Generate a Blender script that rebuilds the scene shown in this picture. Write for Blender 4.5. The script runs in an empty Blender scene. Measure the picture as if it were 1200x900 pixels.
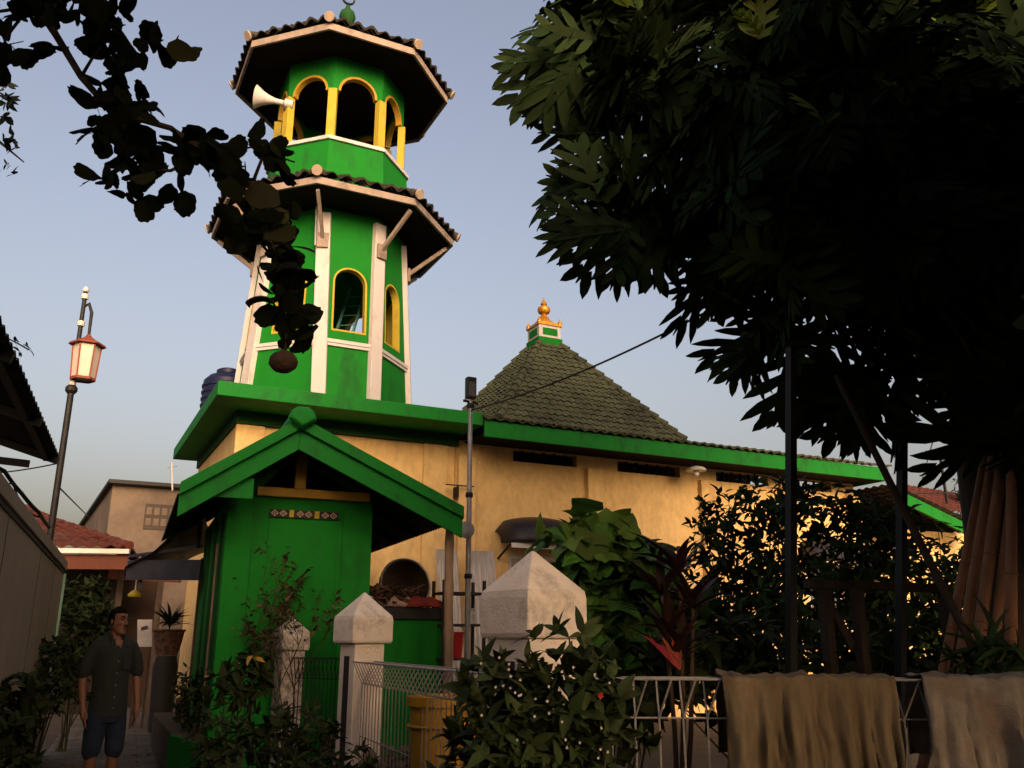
import bpy, bmesh, random
import numpy as np
from math import *
from mathutils import Vector, Matrix, noise
from mathutils.geometry import tessellate_polygon

C = bpy.context.scene.collection
RNG = np.random.default_rng(7)
random.seed(7)

# ------------------------------------------------------------------ camera
F = 1030.; TH = atan(300 / 1030.); CZ = 1.45; AZ = radians(63.2)
cT, sT = cos(TH), sin(TH)
def ray(u, v):
    a = (u - 600) / F; b = (450 - v) / F
    f = cT - b * sT; z = sT + b * cT
    return (f * cos(AZ) + a * sin(AZ), f * sin(AZ) - a * cos(AZ), z, f)
def D(u, v, d):
    """world point seen at (u, v) of the survey photo, d metres ahead of the camera"""
    r = ray(u, v); t = d / r[3]
    return Vector((r[0] * t, r[1] * t, CZ + r[2] * t))
def out_of_view(q, pad=90):
    f = q[0] * cos(AZ) + q[1] * sin(AZ); a = q[0] * sin(AZ) - q[1] * cos(AZ); z = q[2] - CZ; d = f * cT + z * sT; b = -f * sT + z * cT
    return d < .05 or abs(F * a / d) > 600 + pad or F * b / d > 450 + pad
def at0(u, d): q = D(u, 750, d); return (q.x, q.y, 0)
def PY(u, v, y):
    r = ray(u, v); t = y / r[1]
    return Vector((r[0] * t, y, CZ + r[2] * t))
def PX(u, v, x):
    r = ray(u, v); t = x / r[0]
    return Vector((x, r[1] * t, CZ + r[2] * t))

cam = bpy.data.cameras.new('camera'); cam.lens = F / 1200 * 36; cam.sensor_width = 36
cam.clip_start = .05; cam.clip_end = 3000
co = bpy.data.objects.new('camera', cam); C.objects.link(co)
co.location = (0, 0, CZ); co.rotation_euler = (pi / 2 + TH, 0, AZ - pi / 2)
bpy.context.scene.camera = co

# ------------------------------------------------------------------ light
SUN_EL, SUN_ANG = radians(13.5), radians(-98)
world = bpy.data.worlds.new('World'); bpy.context.scene.world = world; world.use_nodes = True
nt = world.node_tree; bg = nt.nodes['Background']
sky = nt.nodes.new('ShaderNodeTexSky'); sky.sky_type = 'NISHITA'; sky.sun_disc = False
sky.sun_elevation = SUN_EL; sky.sun_rotation = radians(90) - SUN_ANG
sky.air_density = 1.0; sky.dust_density = 10.0; sky.ozone_density = .0
tint = nt.nodes.new('ShaderNodeMixRGB'); tint.blend_type = 'MULTIPLY'; tint.inputs[0].default_value = 1; tint.inputs[2].default_value = (1.15, .99, .97, 1)
nt.links.new(sky.outputs[0], tint.inputs[1]); nt.links.new(tint.outputs[0], bg.inputs[0]); bg.inputs[1].default_value = .125
sl = bpy.data.lights.new('sun', 'SUN'); sl.energy = 1.15; sl.angle = radians(45); sl.color = (1, .83, .63)
so = bpy.data.objects.new('sun', sl); C.objects.link(so)
sd = Vector((cos(SUN_ANG) * cos(SUN_EL), sin(SUN_ANG) * cos(SUN_EL), sin(SUN_EL)))
so.rotation_euler = sd.to_track_quat('Z', 'Y').to_euler()
vs = bpy.context.scene.view_settings
vs.view_transform = 'Standard'; vs.look = 'None'; vs.gamma = 1; vs.exposure = 1.28
bpy.context.scene.cycles.max_bounces = 6

# ------------------------------------------------------------------ materials
def mat(name, col, rough=.75, col2=None, scale=3., amt=.5, bump=.0, bscale=40., metal=0., spec=.3, island=0., stain=None, sscale=1.2, samt=.5, stretch=(1, 1, 1), trans=0.):
    m = bpy.data.materials.new(name); m.use_nodes = True
    n, l = m.node_tree.nodes, m.node_tree.links
    p = n['Principled BSDF']
    p.inputs['Roughness'].default_value = rough; p.inputs['Metallic'].default_value = metal
    p.inputs['Specular IOR Level'].default_value = spec
    tc = n.new('ShaderNodeTexCoord'); mp = n.new('ShaderNodeMapping'); mp.inputs['Scale'].default_value = stretch
    l.new(tc.outputs['Object'], mp.inputs[0])
    c2 = col2 or tuple(x * .72 for x in col)
    nz = n.new('ShaderNodeTexNoise'); nz.inputs['Scale'].default_value = scale; nz.inputs['Detail'].default_value = 7; nz.inputs['Roughness'].default_value = .65
    l.new(mp.outputs[0], nz.inputs['Vector'])
    rp = n.new('ShaderNodeValToRGB'); rp.color_ramp.elements[0].position = .5 - .25 * (2 - amt) / 2 - .05; rp.color_ramp.elements[1].position = .5 + .25 * (2 - amt) / 2
    rp.color_ramp.elements[0].color = (*c2, 1); rp.color_ramp.elements[1].color = (*col, 1)
    l.new(nz.outputs[0], rp.inputs[0]); out = rp.outputs[0]
    if stain:
        sn = n.new('ShaderNodeTexNoise'); sn.inputs['Scale'].default_value = sscale; sn.inputs['Detail'].default_value = 9; sn.inputs['Roughness'].default_value = .7
        l.new(mp.outputs[0], sn.inputs['Vector'])
        sr = n.new('ShaderNodeValToRGB'); sr.color_ramp.elements[0].position = .62 - .25 * samt; sr.color_ramp.elements[1].position = .78 - .1 * samt
        l.new(sn.outputs[0], sr.inputs[0])
        mx = n.new('ShaderNodeMixRGB'); mx.inputs[2].default_value = (*stain, 1)
        l.new(sr.outputs[0], mx.inputs[0]); l.new(out, mx.inputs[1]); out = mx.outputs[0]
    if island:
        g = n.new('ShaderNodeNewGeometry'); hs = n.new('ShaderNodeHueSaturation')
        mr = n.new('ShaderNodeMapRange'); mr.inputs['To Min'].default_value = 1 - island; mr.inputs['To Max'].default_value = 1 + island
        l.new(g.outputs['Random Per Island'], mr.inputs[0]); l.new(mr.outputs[0], hs.inputs['Value'])
        mh = n.new('ShaderNodeMapRange'); mh.inputs['To Min'].default_value = .5 - .03; mh.inputs['To Max'].default_value = .5 + .02
        ml = n.new('ShaderNodeMath'); ml.operation = 'FRACT'; mm = n.new('ShaderNodeMath'); mm.operation = 'MULTIPLY'; mm.inputs[1].default_value = 17.3
        l.new(g.outputs['Random Per Island'], mm.inputs[0]); l.new(mm.outputs[0], ml.inputs[0]); l.new(ml.outputs[0], mh.inputs[0]); l.new(mh.outputs[0], hs.inputs['Hue'])
        l.new(out, hs.inputs['Color']); out = hs.outputs[0]
    l.new(out, p.inputs['Base Color'])
    if bump:
        bn = n.new('ShaderNodeTexNoise'); bn.inputs['Scale'].default_value = bscale; bn.inputs['Detail'].default_value = 5
        l.new(mp.outputs[0], bn.inputs['Vector'])
        b = n.new('ShaderNodeBump'); b.inputs['Strength'].default_value = bump; b.inputs['Distance'].default_value = .02
        l.new(bn.outputs[0], b.inputs['Height']); l.new(b.outputs[0], p.inputs['Normal'])
    if trans:
        t = n.new('ShaderNodeBsdfTranslucent'); l.new(out, t.inputs[0])
        mx = n.new('ShaderNodeMixShader'); mx.inputs[0].default_value = trans
        l.new(p.outputs[0], mx.inputs[1]); l.new(t.outputs[0], mx.inputs[2]); l.new(mx.outputs[0], n['Material Output'].inputs[0])
    return m

M = {}
M['green'] = mat('green_paint', (.008, .188, .016), .75, (.007, .15, .013), 2.2, .6, .15, 30, spec=.12, stain=(.012, .075, .016), sscale=2.2, samt=.5, stretch=(1, 1, .35))
M['green_roof'] = mat('green_trim_paint', (.008, .185, .020), .7, (.006, .145, .016), 3, .6, .25, 18, spec=.15, stain=(.012, .06, .018), sscale=3, samt=.5, stretch=(1, 1, .5))
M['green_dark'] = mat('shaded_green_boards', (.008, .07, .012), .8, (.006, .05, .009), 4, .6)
M['white'] = mat('white_paint', (.57, .54, .55), .75, (.48, .455, .455), 3, .6, .1, 30, stain=(.34, .29, .24), sscale=3, samt=.38, stretch=(1, 1, .4))
M['yellow'] = mat('yellow_paint', (.46, .36, .035), .75, (.38, .28, .028), 4, .6, .1, 40, stain=(.25, .16, .03), sscale=5, samt=.2)
M['ochre'] = mat('ochre_paint', (.45, .27, .03), .6, (.35, .2, .02), 5, .6)
M['cream'] = mat('cream_plaster', (.76, .53, .23), .88, (.62, .42, .175), 8, .9, .35, 22, stain=(.44, .28, .13), sscale=1.3, samt=.42, stretch=(1, 1, .6))
M['cap'] = mat('weathered_white_concrete', (.74, .66, .58), .85, (.62, .54, .47), 4, .6, .3, 60, stain=(.22, .19, .16), sscale=3, samt=.3)
M['cap_dirty'] = mat('lichen_spotted_concrete', (.60, .54, .48), .9, (.45, .4, .35), 6, .6, .4, 60, stain=(.035, .03, .026), sscale=16, samt=.85)
M['tile'] = mat('mossy_clay_tile', (.085, .095, .050), .9, (.048, .058, .034), 5, .8, .3, 50, island=0, stain=(.022, .02, .016), sscale=1.3, samt=.6)
M['tile_dark'] = mat('blackened_clay_tile', (.07, .06, .05), .85, (.03, .028, .025), 5, .8, .3, 50)
M['tile_red'] = mat('red_clay_tile', (.10, .024, .016), .9, (.06, .016, .011), 6, .8, .3, 40, stain=(.06, .04, .03), sscale=2, samt=.4)
M['ridge_end'] = mat('pale_mortar', (.42, .33, .25), .9, (.3, .23, .18), 6, .7)
M['fascia'] = mat('weathered_beige_board', (.36, .29, .245), .8, (.24, .195, .165), 5, .7, .2, 20, stain=(.09, .065, .05), sscale=3, samt=.4)
M['soffit'] = mat('dark_timber_and_shade', (.013, .010, .009), .9, (.009, .007, .006), 5, .7, spec=.1)  # timber colour, also put in for shade on porch wall and gallery lining
M['black'] = mat('black_coating', (.018, .018, .02), .6, (.01, .01, .012), 6, .6)
M['rust'] = mat('dark_rusted_sheet', (.035, .028, .024), .8, (.02, .016, .014), 4, .7)
M['iron'] = mat('black_iron', (.02, .02, .02), .55, (.012, .012, .012), 9, .6, metal=.3)
M['galv'] = mat('galvanised_steel', (.32, .32, .33), .5, (.2, .2, .21), 8, .6, metal=.6)
M['wire'] = mat('grey_fence_wire', (.34, .33, .32), .6, (.22, .2, .19), 12, .6, metal=.2)
M['sheet'] = mat('silver_corrugated_sheet', (.55, .52, .49), .5, (.38, .35, .32), 4, .7, metal=.35, stain=(.2, .13, .08), sscale=3, samt=.3, stretch=(1, 1, .3))
M['gold'] = mat('gold_paint', (.62, .30, .03), .35, (.45, .19, .02), 9, .6, metal=.45)
M['wallbeige'] = mat('beige_render', (.33, .255, .185), .9, (.27, .21, .15), 1.5, .6, .15, 50)
M['walldark'] = mat('dark_coping', (.07, .055, .045), .9)
M['mint'] = mat('mint_paint', (.25, .45, .34), .6)
M['housewall'] = mat('stained_render', (.18, .14, .11), .9, (.12, .092, .07), 1.2, .7, .2, 20, stain=(.09, .07, .06), sscale=.8, samt=.75)
M['maroon'] = mat('red_brown_board', (.10, .03, .018), .8)
M['brickbrown'] = mat('brown_plaster', (.045, .026, .017), .9)
M['bamboo'] = mat('dry_bamboo', (.30, .14, .07), .7, (.17, .08, .042), 3, .8, .15, 30, stretch=(3, 3, .5))
M['bamboo_pale'] = mat('pale_bamboo', (.34, .23, .15), .6, (.22, .14, .09), 4, .8, .15, 30, stretch=(3, 3, .6))
M['bark'] = mat('dark_bark', (.07, .05, .036), .95, (.035, .025, .019), 4, .8, .6, 20, stretch=(2, 2, .5))
M['stem'] = mat('green_brown_stem', (.05, .05, .022), .8, (.035, .03, .015), 6, .6)
M['twig'] = mat('red_brown_twig', (.06, .035, .022), .8)
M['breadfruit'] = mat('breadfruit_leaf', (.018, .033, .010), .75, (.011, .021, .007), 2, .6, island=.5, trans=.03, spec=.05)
M['breadfruit_young'] = mat('young_breadfruit_leaf', (.22, .31, .03), .5, (.14, .21, .02), 2, .6, island=.3, trans=.3)
M['roundleaf'] = mat('rounded_dull_leaf', (.014, .018, .008), .8, (.009, .012, .005), 2, .6, island=.6, trans=.10, spec=.02)
M['roundleaf_old'] = mat('yellowed_leaf', (.055, .058, .010), .7, (.035, .036, .008), 3, .6, island=.5, trans=.3)
M['smallleaf'] = mat('small_dark_leaf', (.018, .025, .012), .6, island=.5, spec=.1)
M['bushleaf'] = mat('glossy_bush_leaf', (.036, .052, .016), .6, (.022, .034, .011), 2, .6, island=.6, trans=.08, spec=.12)
M['bushleaf_dark'] = mat('dull_bush_leaf', (.024, .034, .012), .7, (.016, .024, .009), 2, .6, island=.6, trans=.05, spec=.06)
M['vineleaf'] = mat('vine_leaf', (.075, .17, .028), .6, (.05, .12, .019), 2, .6, island=.4, trans=.15, spec=.15)
M['shrubleaf'] = mat('shrub_leaf', (.036, .066, .018), .7, (.023, .044, .013), 2, .6, island=.5, trans=.08, spec=.08)
M['cordyline'] = mat('dark_red_blade', (.032, .012, .011), .6, (.018, .008, .007), 3, .6, island=.4, trans=.05)
M['cordyline_red'] = mat('bright_red_blade', (.26, .032, .014), .6, (.16, .018, .01), 3, .6, island=.4, trans=.15)
M['croton'] = mat('yellow_croton_leaf', (.55, .30, .02), .5, (.35, .2, .02), 9, .7, island=.3)
M['redleaf'] = mat('dry_reddish_leaf', (.07, .045, .02), .7, (.05, .03, .014), 3, .6, island=.6)
M['flower'] = mat('white_petal', (.7, .62, .55), .6)
M['flower_red'] = mat('red_petal', (.5, .03, .03), .6)
M['soil'] = mat('dark_soil', (.06, .045, .033), .95, (.035, .026, .02), 2, .8, .6, 14)
M['platform'] = mat('brown_terrace_floor', (.09, .052, .033), .85, (.06, .035, .023), 3, .7, .2, 25, stain=(.03, .022, .016), sscale=2)
M['skin'] = mat('brown_skin', (.17, .075, .045), .55, (.14, .06, .036), 12, .5)
M['hair'] = mat('black_hair', (.008, .006, .005), .95, (.004, .003, .003), 60, .7, .3, 120, spec=.02)
M['shirt'] = mat('dark_grey_green_cotton', (.017, .021, .019), .95, (.012, .015, .014), 14, .6, .15, 90)
M['denim'] = mat('dark_blue_denim', (.011, .018, .036), .95, (.007, .011, .024), 20, .7, .2, 120)
M['button'] = mat('grey_button', (.2, .2, .2), .4)
M['rubber'] = mat('dark_rubber', (.02, .018, .017), .8)
M['eye'] = mat('dark_eye', (.03, .025, .02), .2)
M['cloth_tan'] = mat('faded_tan_cloth', (.17, .135, .085), .95, (.085, .06, .032), 3, .9, .5, 160, stain=(.17, .085, .04), sscale=1.6, samt=.35, stretch=(2.2, 2.2, .6))
M['cloth_grey'] = mat('faded_grey_cloth', (.23, .205, .175), .95, (.12, .108, .092), 4, .9, .5, 160, stain=(.15, .085, .055), sscale=1.4, samt=.35)
M['tankblue'] = mat('navy_plastic', (.008, .011, .05), .5, (.006, .008, .035), 5, .5)
M['canopy'] = mat('navy_black_canopy', (.012, .012, .022), .45, (.03, .028, .035), 5, .7)
M['bucketred'] = mat('red_plastic', (.42, .012, .015), .45)
M['bucketyellow'] = mat('yellow_ochre_plastic', (.42, .22, .015), .5, (.30, .15, .012), 4, .6)
M['lanternglass'] = mat('frosted_lantern_panel', (.60, .54, .47), .5, (.5, .44, .37), 4, .5)
M['lanternred'] = mat('rusty_red_metal', (.22, .05, .03), .6)
M['lampwhite'] = mat('white_enamel', (.6, .58, .55), .4)
M['lampglass'] = mat('grey_lamp_glass', (.10, .10, .105), .2, spec=.6)
M['signpaper'] = mat('pale_paper', (.30, .27, .255), .8)
M['ink'] = mat('dark_ink', (.03, .025, .03), .8)
M['basket'] = mat('woven_rattan', (.09, .055, .032), .85, (.05, .03, .02), 30, .9, .5, 60)
M['rim'] = mat('pale_rim', (.45, .40, .34), .5, metal=.3)
M['ragred'] = mat('red_cloth', (.33, .05, .03), .9, (.2, .03, .02), 5, .7)
M['ragbrown'] = mat('brown_wood_scraps', (.16, .085, .055), .9, (.08, .045, .03), 6, .8, island=.5)
M['ragpale'] = mat('pale_scraps', (.40, .30, .24), .9, island=.5)
M['wood'] = mat('grey_brown_timber', (.055, .038, .028), .9, (.03, .021, .016), 4, .8, .3, 30, stretch=(2, 2, .4))
M['fruit'] = mat('brown_wrinkled_fruit', (.085, .045, .028), .85, (.045, .026, .018), 8, .8, .6, 30)
M['teal'] = mat('teal_paint', (.12, .36, .36), .5)
M['blueplaster'] = mat('pale_white_wall', (.82, .80, .78), .8)
M['pot'] = mat('dark_plastic_pot', (.014, .013, .012), .7)
M['potterra'] = mat('patterned_orange_pot', (.12, .06, .038), .85, (.035, .022, .015), 14, 1.6)
M['litterleaf'] = mat('yellow_leaf_litter', (.20, .16, .04), .8, (.11, .075, .025), 4, .6, island=.5)
M['rubble'] = mat('reddish_rubble', (.16, .10, .075), .95, (.09, .055, .04), 6, .8, .5, 30, island=.4)

# brick paving
def paving():
    m = bpy.data.materials.new('worn_block_paving'); m.use_nodes = True
    n, l = m.node_tree.nodes, m.node_tree.links; p = n['Principled BSDF']; p.inputs['Roughness'].default_value = .85
    tc = n.new('ShaderNodeTexCoord'); b = n.new('ShaderNodeTexBrick'); b.inputs['Scale'].default_value = 1
    b.inputs['Brick Width'].default_value = .42; b.inputs['Row Height'].default_value = .21; b.inputs['Mortar Size'].default_value = .014
    b.inputs['Color1'].default_value = (.13, .108, .09, 1); b.inputs['Color2'].default_value = (.085, .07, .058, 1); b.inputs['Mortar'].default_value = (.04, .033, .026, 1)
    l.new(tc.outputs['Object'], b.inputs['Vector'])
    z = n.new('ShaderNodeTexNoise'); z.inputs['Scale'].default_value = 1.6; z.inputs['Detail'].default_value = 8
    l.new(tc.outputs['Object'], z.inputs['Vector'])
    r = n.new('ShaderNodeValToRGB'); r.color_ramp.elements[0].position = .38; r.color_ramp.elements[0].color = (.45, .42, .36, 1); r.color_ramp.elements[1].position = .66
    l.new(z.outputs[0], r.inputs[0]); mx = n.new('ShaderNodeMixRGB'); mx.blend_type = 'MULTIPLY'; mx.inputs[0].default_value = 1
    l.new(b.outputs[0], mx.inputs[1]); l.new(r.outputs[0], mx.inputs[2]); l.new(mx.outputs[0], p.inputs['Base Color'])
    bp = n.new('ShaderNodeBump'); bp.inputs['Strength'].default_value = .6; bp.inputs['Distance'].default_value = .01; bp.invert = True
    l.new(b.outputs['Fac'], bp.inputs['Height']); l.new(bp.outputs[0], p.inputs['Normal'])
    return m
M['paving'] = paving()

# ------------------------------------------------------------------ mesh builder
ROOT = {}
def thing(name, label, cat, loc=(0, 0, 0), rotz=0., group=None):
    o = bpy.data.objects.new(name, None); C.objects.link(o)
    o.location = loc; o.rotation_euler = (0, 0, rotz); o.empty_display_size = .2
    o['label'] = label; o['category'] = cat
    if group: o['group'] = group
    ROOT[o.name] = Matrix.Translation(Vector(loc)) @ Matrix.Rotation(rotz, 4, 'Z')
    return o
def tag(o, label, cat, group=None, kind=None):
    if label: o['label'] = label
    if cat: o['category'] = cat
    if group: o['group'] = group
    if kind: o['kind'] = kind
    return o
def copy_tree(o, parent=None):
    c = o.copy(); C.objects.link(c)
    if parent: c.parent = parent
    for ch in list(o.children): copy_tree(ch, c)
    return c

class MB:
    def __init__(s): s.v = []; s.f = []
    def add(s, vs, fs):
        k = len(s.v); s.v += [tuple(p) for p in vs]; s.f += [tuple(i + k for i in f) for f in fs]; return s
    def box(s, x0, x1, y0, y1, z0, z1):
        return s.add([(x0, y0, z0), (x1, y0, z0), (x1, y1, z0), (x0, y1, z0), (x0, y0, z1), (x1, y0, z1), (x1, y1, z1), (x0, y1, z1)],
                     [(0, 3, 2, 1), (4, 5, 6, 7), (0, 1, 5, 4), (1, 2, 6, 5), (2, 3, 7, 6), (3, 0, 4, 7)])
    def hexa(s, a, b):
        """solid between quad a (4 points) and quad b"""
        return s.add(list(a) + list(b), [(3, 2, 1, 0), (4, 5, 6, 7), (0, 1, 5, 4), (1, 2, 6, 5), (2, 3, 7, 6), (3, 0, 4, 7)])
    def bar(s, p, q, w, h, up=(0, 0, 1)):
        p, q = Vector(p), Vector(q); d = (q - p).normalized(); u = Vector(up)
        if abs(d.dot(u)) > .97: u = Vector((0, 1, 0))
        sd_ = d.cross(u).normalized(); u = sd_.cross(d).normalized()
        o = [sd_ * (-w / 2) + u * (-h / 2), sd_ * (w / 2) + u * (-h / 2), sd_ * (w / 2) + u * (h / 2), sd_ * (-w / 2) + u * (h / 2)]
        return s.hexa([p + x for x in o], [q + x for x in o])
    def tube(s, pts, rad, n=8, cap=True):
        pts = [Vector(p) for p in pts]; rs = [rad] * len(pts) if not hasattr(rad, '__len__') else rad
        vs = []; prev = None
        for i, p in enumerate(pts):
            d = (pts[min(i + 1, len(pts) - 1)] - pts[max(i - 1, 0)])
            d = d.normalized() if d.length > 1e-9 else Vector((0, 0, 1))
            if prev is None:
                a = d.orthogonal().normalized()
            else:
                a = (prev - d * prev.dot(d)); a = a.normalized() if a.length > 1e-6 else d.orthogonal().normalized()
            prev = a; b = d.cross(a)
            for k in range(n):
                t = 2 * pi * k / n; vs.append(p + (a * cos(t) + b * sin(t)) * rs[i])
        fs = [(i * n + k, i * n + (k + 1) % n, (i + 1) * n + (k + 1) % n, (i + 1) * n + k) for i in range(len(pts) - 1) for k in range(n)]
        if cap: fs += [tuple(range(n))[::-1], tuple((len(pts) - 1) * n + k for k in range(n))]
        return s.add(vs, fs)
    def lathe(s, prof, c=(0, 0, 0), n=16, axis=None, a0=0.):
        c = Vector(c); R = axis if axis is not None else Matrix.Identity(3)
        vs = [c + R @ Vector((r * cos(a0 + 2 * pi * k / n), r * sin(a0 + 2 * pi * k / n), z)) for r, z in prof for k in range(n)]
        m = len(prof)
        fs = [(i * n + k, i * n + (k + 1) % n, (i + 1) * n + (k + 1) % n, (i + 1) * n + k) for i in range(m - 1) for k in range(n)]
        fs += [tuple(range(n))[::-1], tuple((m - 1) * n + k for k in range(n))]
        return s.add(vs, fs)
    def loft(s, rings):
        n = len(rings[0]); vs = [p for r in rings for p in r]; m = len(rings)
        fs = [(i * n + k, i * n + (k + 1) % n, (i + 1) * n + (k + 1) % n, (i + 1) * n + k) for i in range(m - 1) for k in range(n)]
        return s.add(vs, fs + [tuple(range(n))[::-1], tuple((m - 1) * n + k for k in range(n))])
    def ball(s, c, r, n=12, m=8):
        r = r if hasattr(r, '__len__') else (r, r, r)
        rings = [[Vector(c) + Vector((r[0] * sin(pi * i / m) * cos(2 * pi * k / n), r[1] * sin(pi * i / m) * sin(2 * pi * k / n), -r[2] * cos(pi * i / m))) for k in range(n)] for i in range(1, m)]
        return s.loft(rings)
    def poly(s, outer, holes, mapf, t):
        """flat outline with holes, mapped to 3-D by mapf(x, z, depth), t deep"""
        loops = [outer] + holes; flat = [p for L in loops for p in L]; n = len(flat)
        tris = tessellate_polygon([[Vector((p[0], p[1], 0)) for p in L] for L in loops])
        vs = [mapf(p[0], p[1], 0) for p in flat] + [mapf(p[0], p[1], t) for p in flat]
        fs = []
        for a, b, c in tris:
            A, B, Cc = flat[a], flat[b], flat[c]
            if (B[0] - A[0]) * (Cc[1] - A[1]) - (B[1] - A[1]) * (Cc[0] - A[0]) < 0: b, c = c, b
            fs += [(a, b, c), (c + n, b + n, a + n)]
        k = 0
        for L in loops:
            m = len(L)
            for i in range(m):
                j = (i + 1) % m; fs.append((k + i, k + i + n, k + j + n, k + j))
            k += m
        return s.add(vs, fs)
    def build(s, name, m, parent=None, world=True, loc=None, smooth=None, bevel=0., recalc=True):
        me = bpy.data.meshes.new(name)
        vs = s.v
        if parent is not None:
            if parent.name in ROOT: R = ROOT[parent.name]
            else: R = Matrix.Identity(4)
            if world:
                inv = R.inverted(); vs = [inv @ Vector(p) for p in vs]
        elif loc is not None:
            L = Vector(loc); vs = [Vector(p) - L for p in vs]; R = Matrix.Translation(L)
        else: R = Matrix.Identity(4)
        me.from_pydata([tuple(p) for p in vs], [], s.f)
        if recalc:
            b = bmesh.new(); b.from_mesh(me); bmesh.ops.recalc_face_normals(b, faces=b.faces); b.to_mesh(me); b.free()
        me.materials.append(m)
        if smooth:
            me.polygons.foreach_set('use_smooth', [True] * len(me.polygons)); me.set_sharp_from_angle(angle=radians(smooth))
        o = bpy.data.objects.new(name, me); C.objects.link(o)
        if parent is not None: o.parent = parent
        elif loc is not None: o.location = loc
        ROOT[o.name] = R
        if bevel:
            md = o.modifiers.new('bevel', 'BEVEL'); md.width = bevel; md.segments = 2; md.limit_method = 'ANGLE'; md.angle_limit = radians(40)
        return o

def remesh(o, vox, it=3):
    md = o.modifiers.new('r', 'REMESH'); md.mode = 'VOXEL'; md.voxel_size = vox
    ms = o.modifiers.new('s', 'SMOOTH'); ms.iterations = it; ms.factor = .5
    dg = bpy.context.evaluated_depsgraph_get(); me = bpy.data.meshes.new_from_object(o.evaluated_get(dg))
    o.modifiers.clear(); old = o.data; mts = list(old.materials); o.data = me
    if not me.materials:
        for m in mts: me.materials.append(m)
    me.polygons.foreach_set('use_smooth', [True] * len(me.polygons))

def arch(h, z0, zs, n=10):
    """arched opening outline: half-width h, from sill z0, springing zs"""
    return [(-h, z0), (h, z0)] + [(h * cos(pi * i / n), zs + h * sin(pi * i / n)) for i in range(n + 1)]

def tile_face(mb, A, B, Tl, Tr, course=.24, pitch=.22, amp=.022, lift=.03, jitter=.0):
    """courses of wavy clay tiles on the sloping face A-B (eave) to Tl-Tr (top)"""
    A, B, Tl, Tr = map(Vector, (A, B, Tl, Tr))
    ex = (B - A).normalized(); mid = ((Tl + Tr) - (A + B)) / 2
    up = mid - ex * mid.dot(ex); L = up.length; up.normalize(); nrm = ex.cross(up).normalized()
    if nrm.z < 0: nrm = -nrm
    n = max(1, round(L / course))
    def ends(t):
        a = A.lerp(Tl, t); b = B.lerp(Tr, t); return (a - A).dot(ex), (b - A).dot(ex)
    for i in range(n):
        t0, t1 = i / n, (i + 1) / n
        rows = []
        for t, h in ((t0, lift), (t1, .004)):
            x0, x1 = ends(t); rows.append((x0, x1, t, h))
        k0 = floor(rows[0][0] / (pitch / 6)); k1 = ceil(rows[0][1] / (pitch / 6)); tj = {}
        vs = []; 
        for k in range(k0, k1 + 1):
            x = k * pitch / 6; w = amp * 2 * (.5 + .5 * cos(2 * pi * x / pitch)) ** .8 + tj.setdefault(round(x / pitch), random.uniform(-jitter, jitter) * 1.5)
            for (x0, x1, t, h) in rows:
                xx = min(max(x, x0), x1)
                vs.append(A + ex * xx + up * (L * t) + nrm * (h + w))
        # front lip of the course
        for k in range(k0, k1 + 1):
            x = k * pitch / 6; w = amp * 2 * (.5 + .5 * cos(2 * pi * x / pitch)) ** .8; vs.append(A + ex * min(max(x, rows[0][0]), rows[0][1]) + up * (L * t0 + .01) + nrm * (w + lift - .035))
        m = k1 - k0 + 1
        fs = [(2 * j, 2 * j + 2, 2 * j + 3, 2 * j + 1) for j in range(m - 1)] + [(2 * m + j, 2 * m + j + 1, 2 * j + 2, 2 * j) for j in range(m - 1)]
        mb.add(vs, fs)

# ------------------------------------------------------------------ leaves
def norm(a): return a / np.maximum(np.linalg.norm(a, axis=-1, keepdims=True), 1e-9)
def T_blade(w=.28, rows=5, droop=.18, fold=.06, tip=1.):
    V = []; Fc = []
    for i in range(rows + 1):
        t = i / rows; ww = w * sin(pi * min(1, (t ** .75) * .97 + .03)) ** .8 / 1.0 * .5
        if i == rows: ww = .004
        z = -droop * t * t
        V += [(-ww, t, z + fold * ww / (w * .5)), (0, t, z), (ww, t, z + fold * ww / (w * .5))]
    for i in range(rows):
        a = 3 * i; Fc += [(a, a + 1, a + 4, a + 3), (a + 1, a + 2, a + 5, a + 4)]
    return np.array(V), Fc
def T_round(seed=0, n=22):
    r_ = np.random.default_rng(seed); ph = r_.uniform(0, 6.28, 4); V = [(0, .5, -.03)]
    for k in range(n):
        a = 2 * pi * k / n; r = .5 * (1 + .05 * sin(3 * a + ph[0]) + .06 * sin(5 * a + ph[1]) + .035 * sin(9 * a + ph[2]))
        if k == n // 2: r *= 1.14
        V.append((r * .88 * sin(a), .5 - r * cos(a), .07 * sin(2 * a + ph[3]) - .06 * (1 - cos(a)) - .10 * abs(sin(a)) ** 2))
    return np.array(V), [(0, 1 + k, 1 + (k + 1) % n) for k in range(n)]
def T_vine():
    prof = [(0, 0), (.10, -.09), (.22, -.11), (.34, -.05), (.41, .07), (.45, .20), (.52, .33), (.45, .42), (.36, .50), (.30, .62), (.22, .76), (.11, .90), (0, 1.04)]
    P = prof + [(-x, y) for x, y in prof[-2:0:-1]]; n = len(P)
    zf = lambda x, y: -.26 * max(0, y) ** 2 + .22 * abs(x) - .75 * x * x + .03 * sin(12 * abs(x) + 7 * y)
    V = [(0, .30, zf(0, .3))]
    for q in (.4, .72, 1.): V += [(x * q, .3 + (y - .3) * q, zf(x * q, .3 + (y - .3) * q)) for x, y in P]
    Fc = [(0, 1 + k, 1 + (k + 1) % n) for k in range(n)]
    for r in range(2): Fc += [(1 + r * n + k, 1 + r * n + n + k, 1 + r * n + n + (k + 1) % n, 1 + r * n + (k + 1) % n) for k in range(n)]
    return np.array(V), Fc
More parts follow.
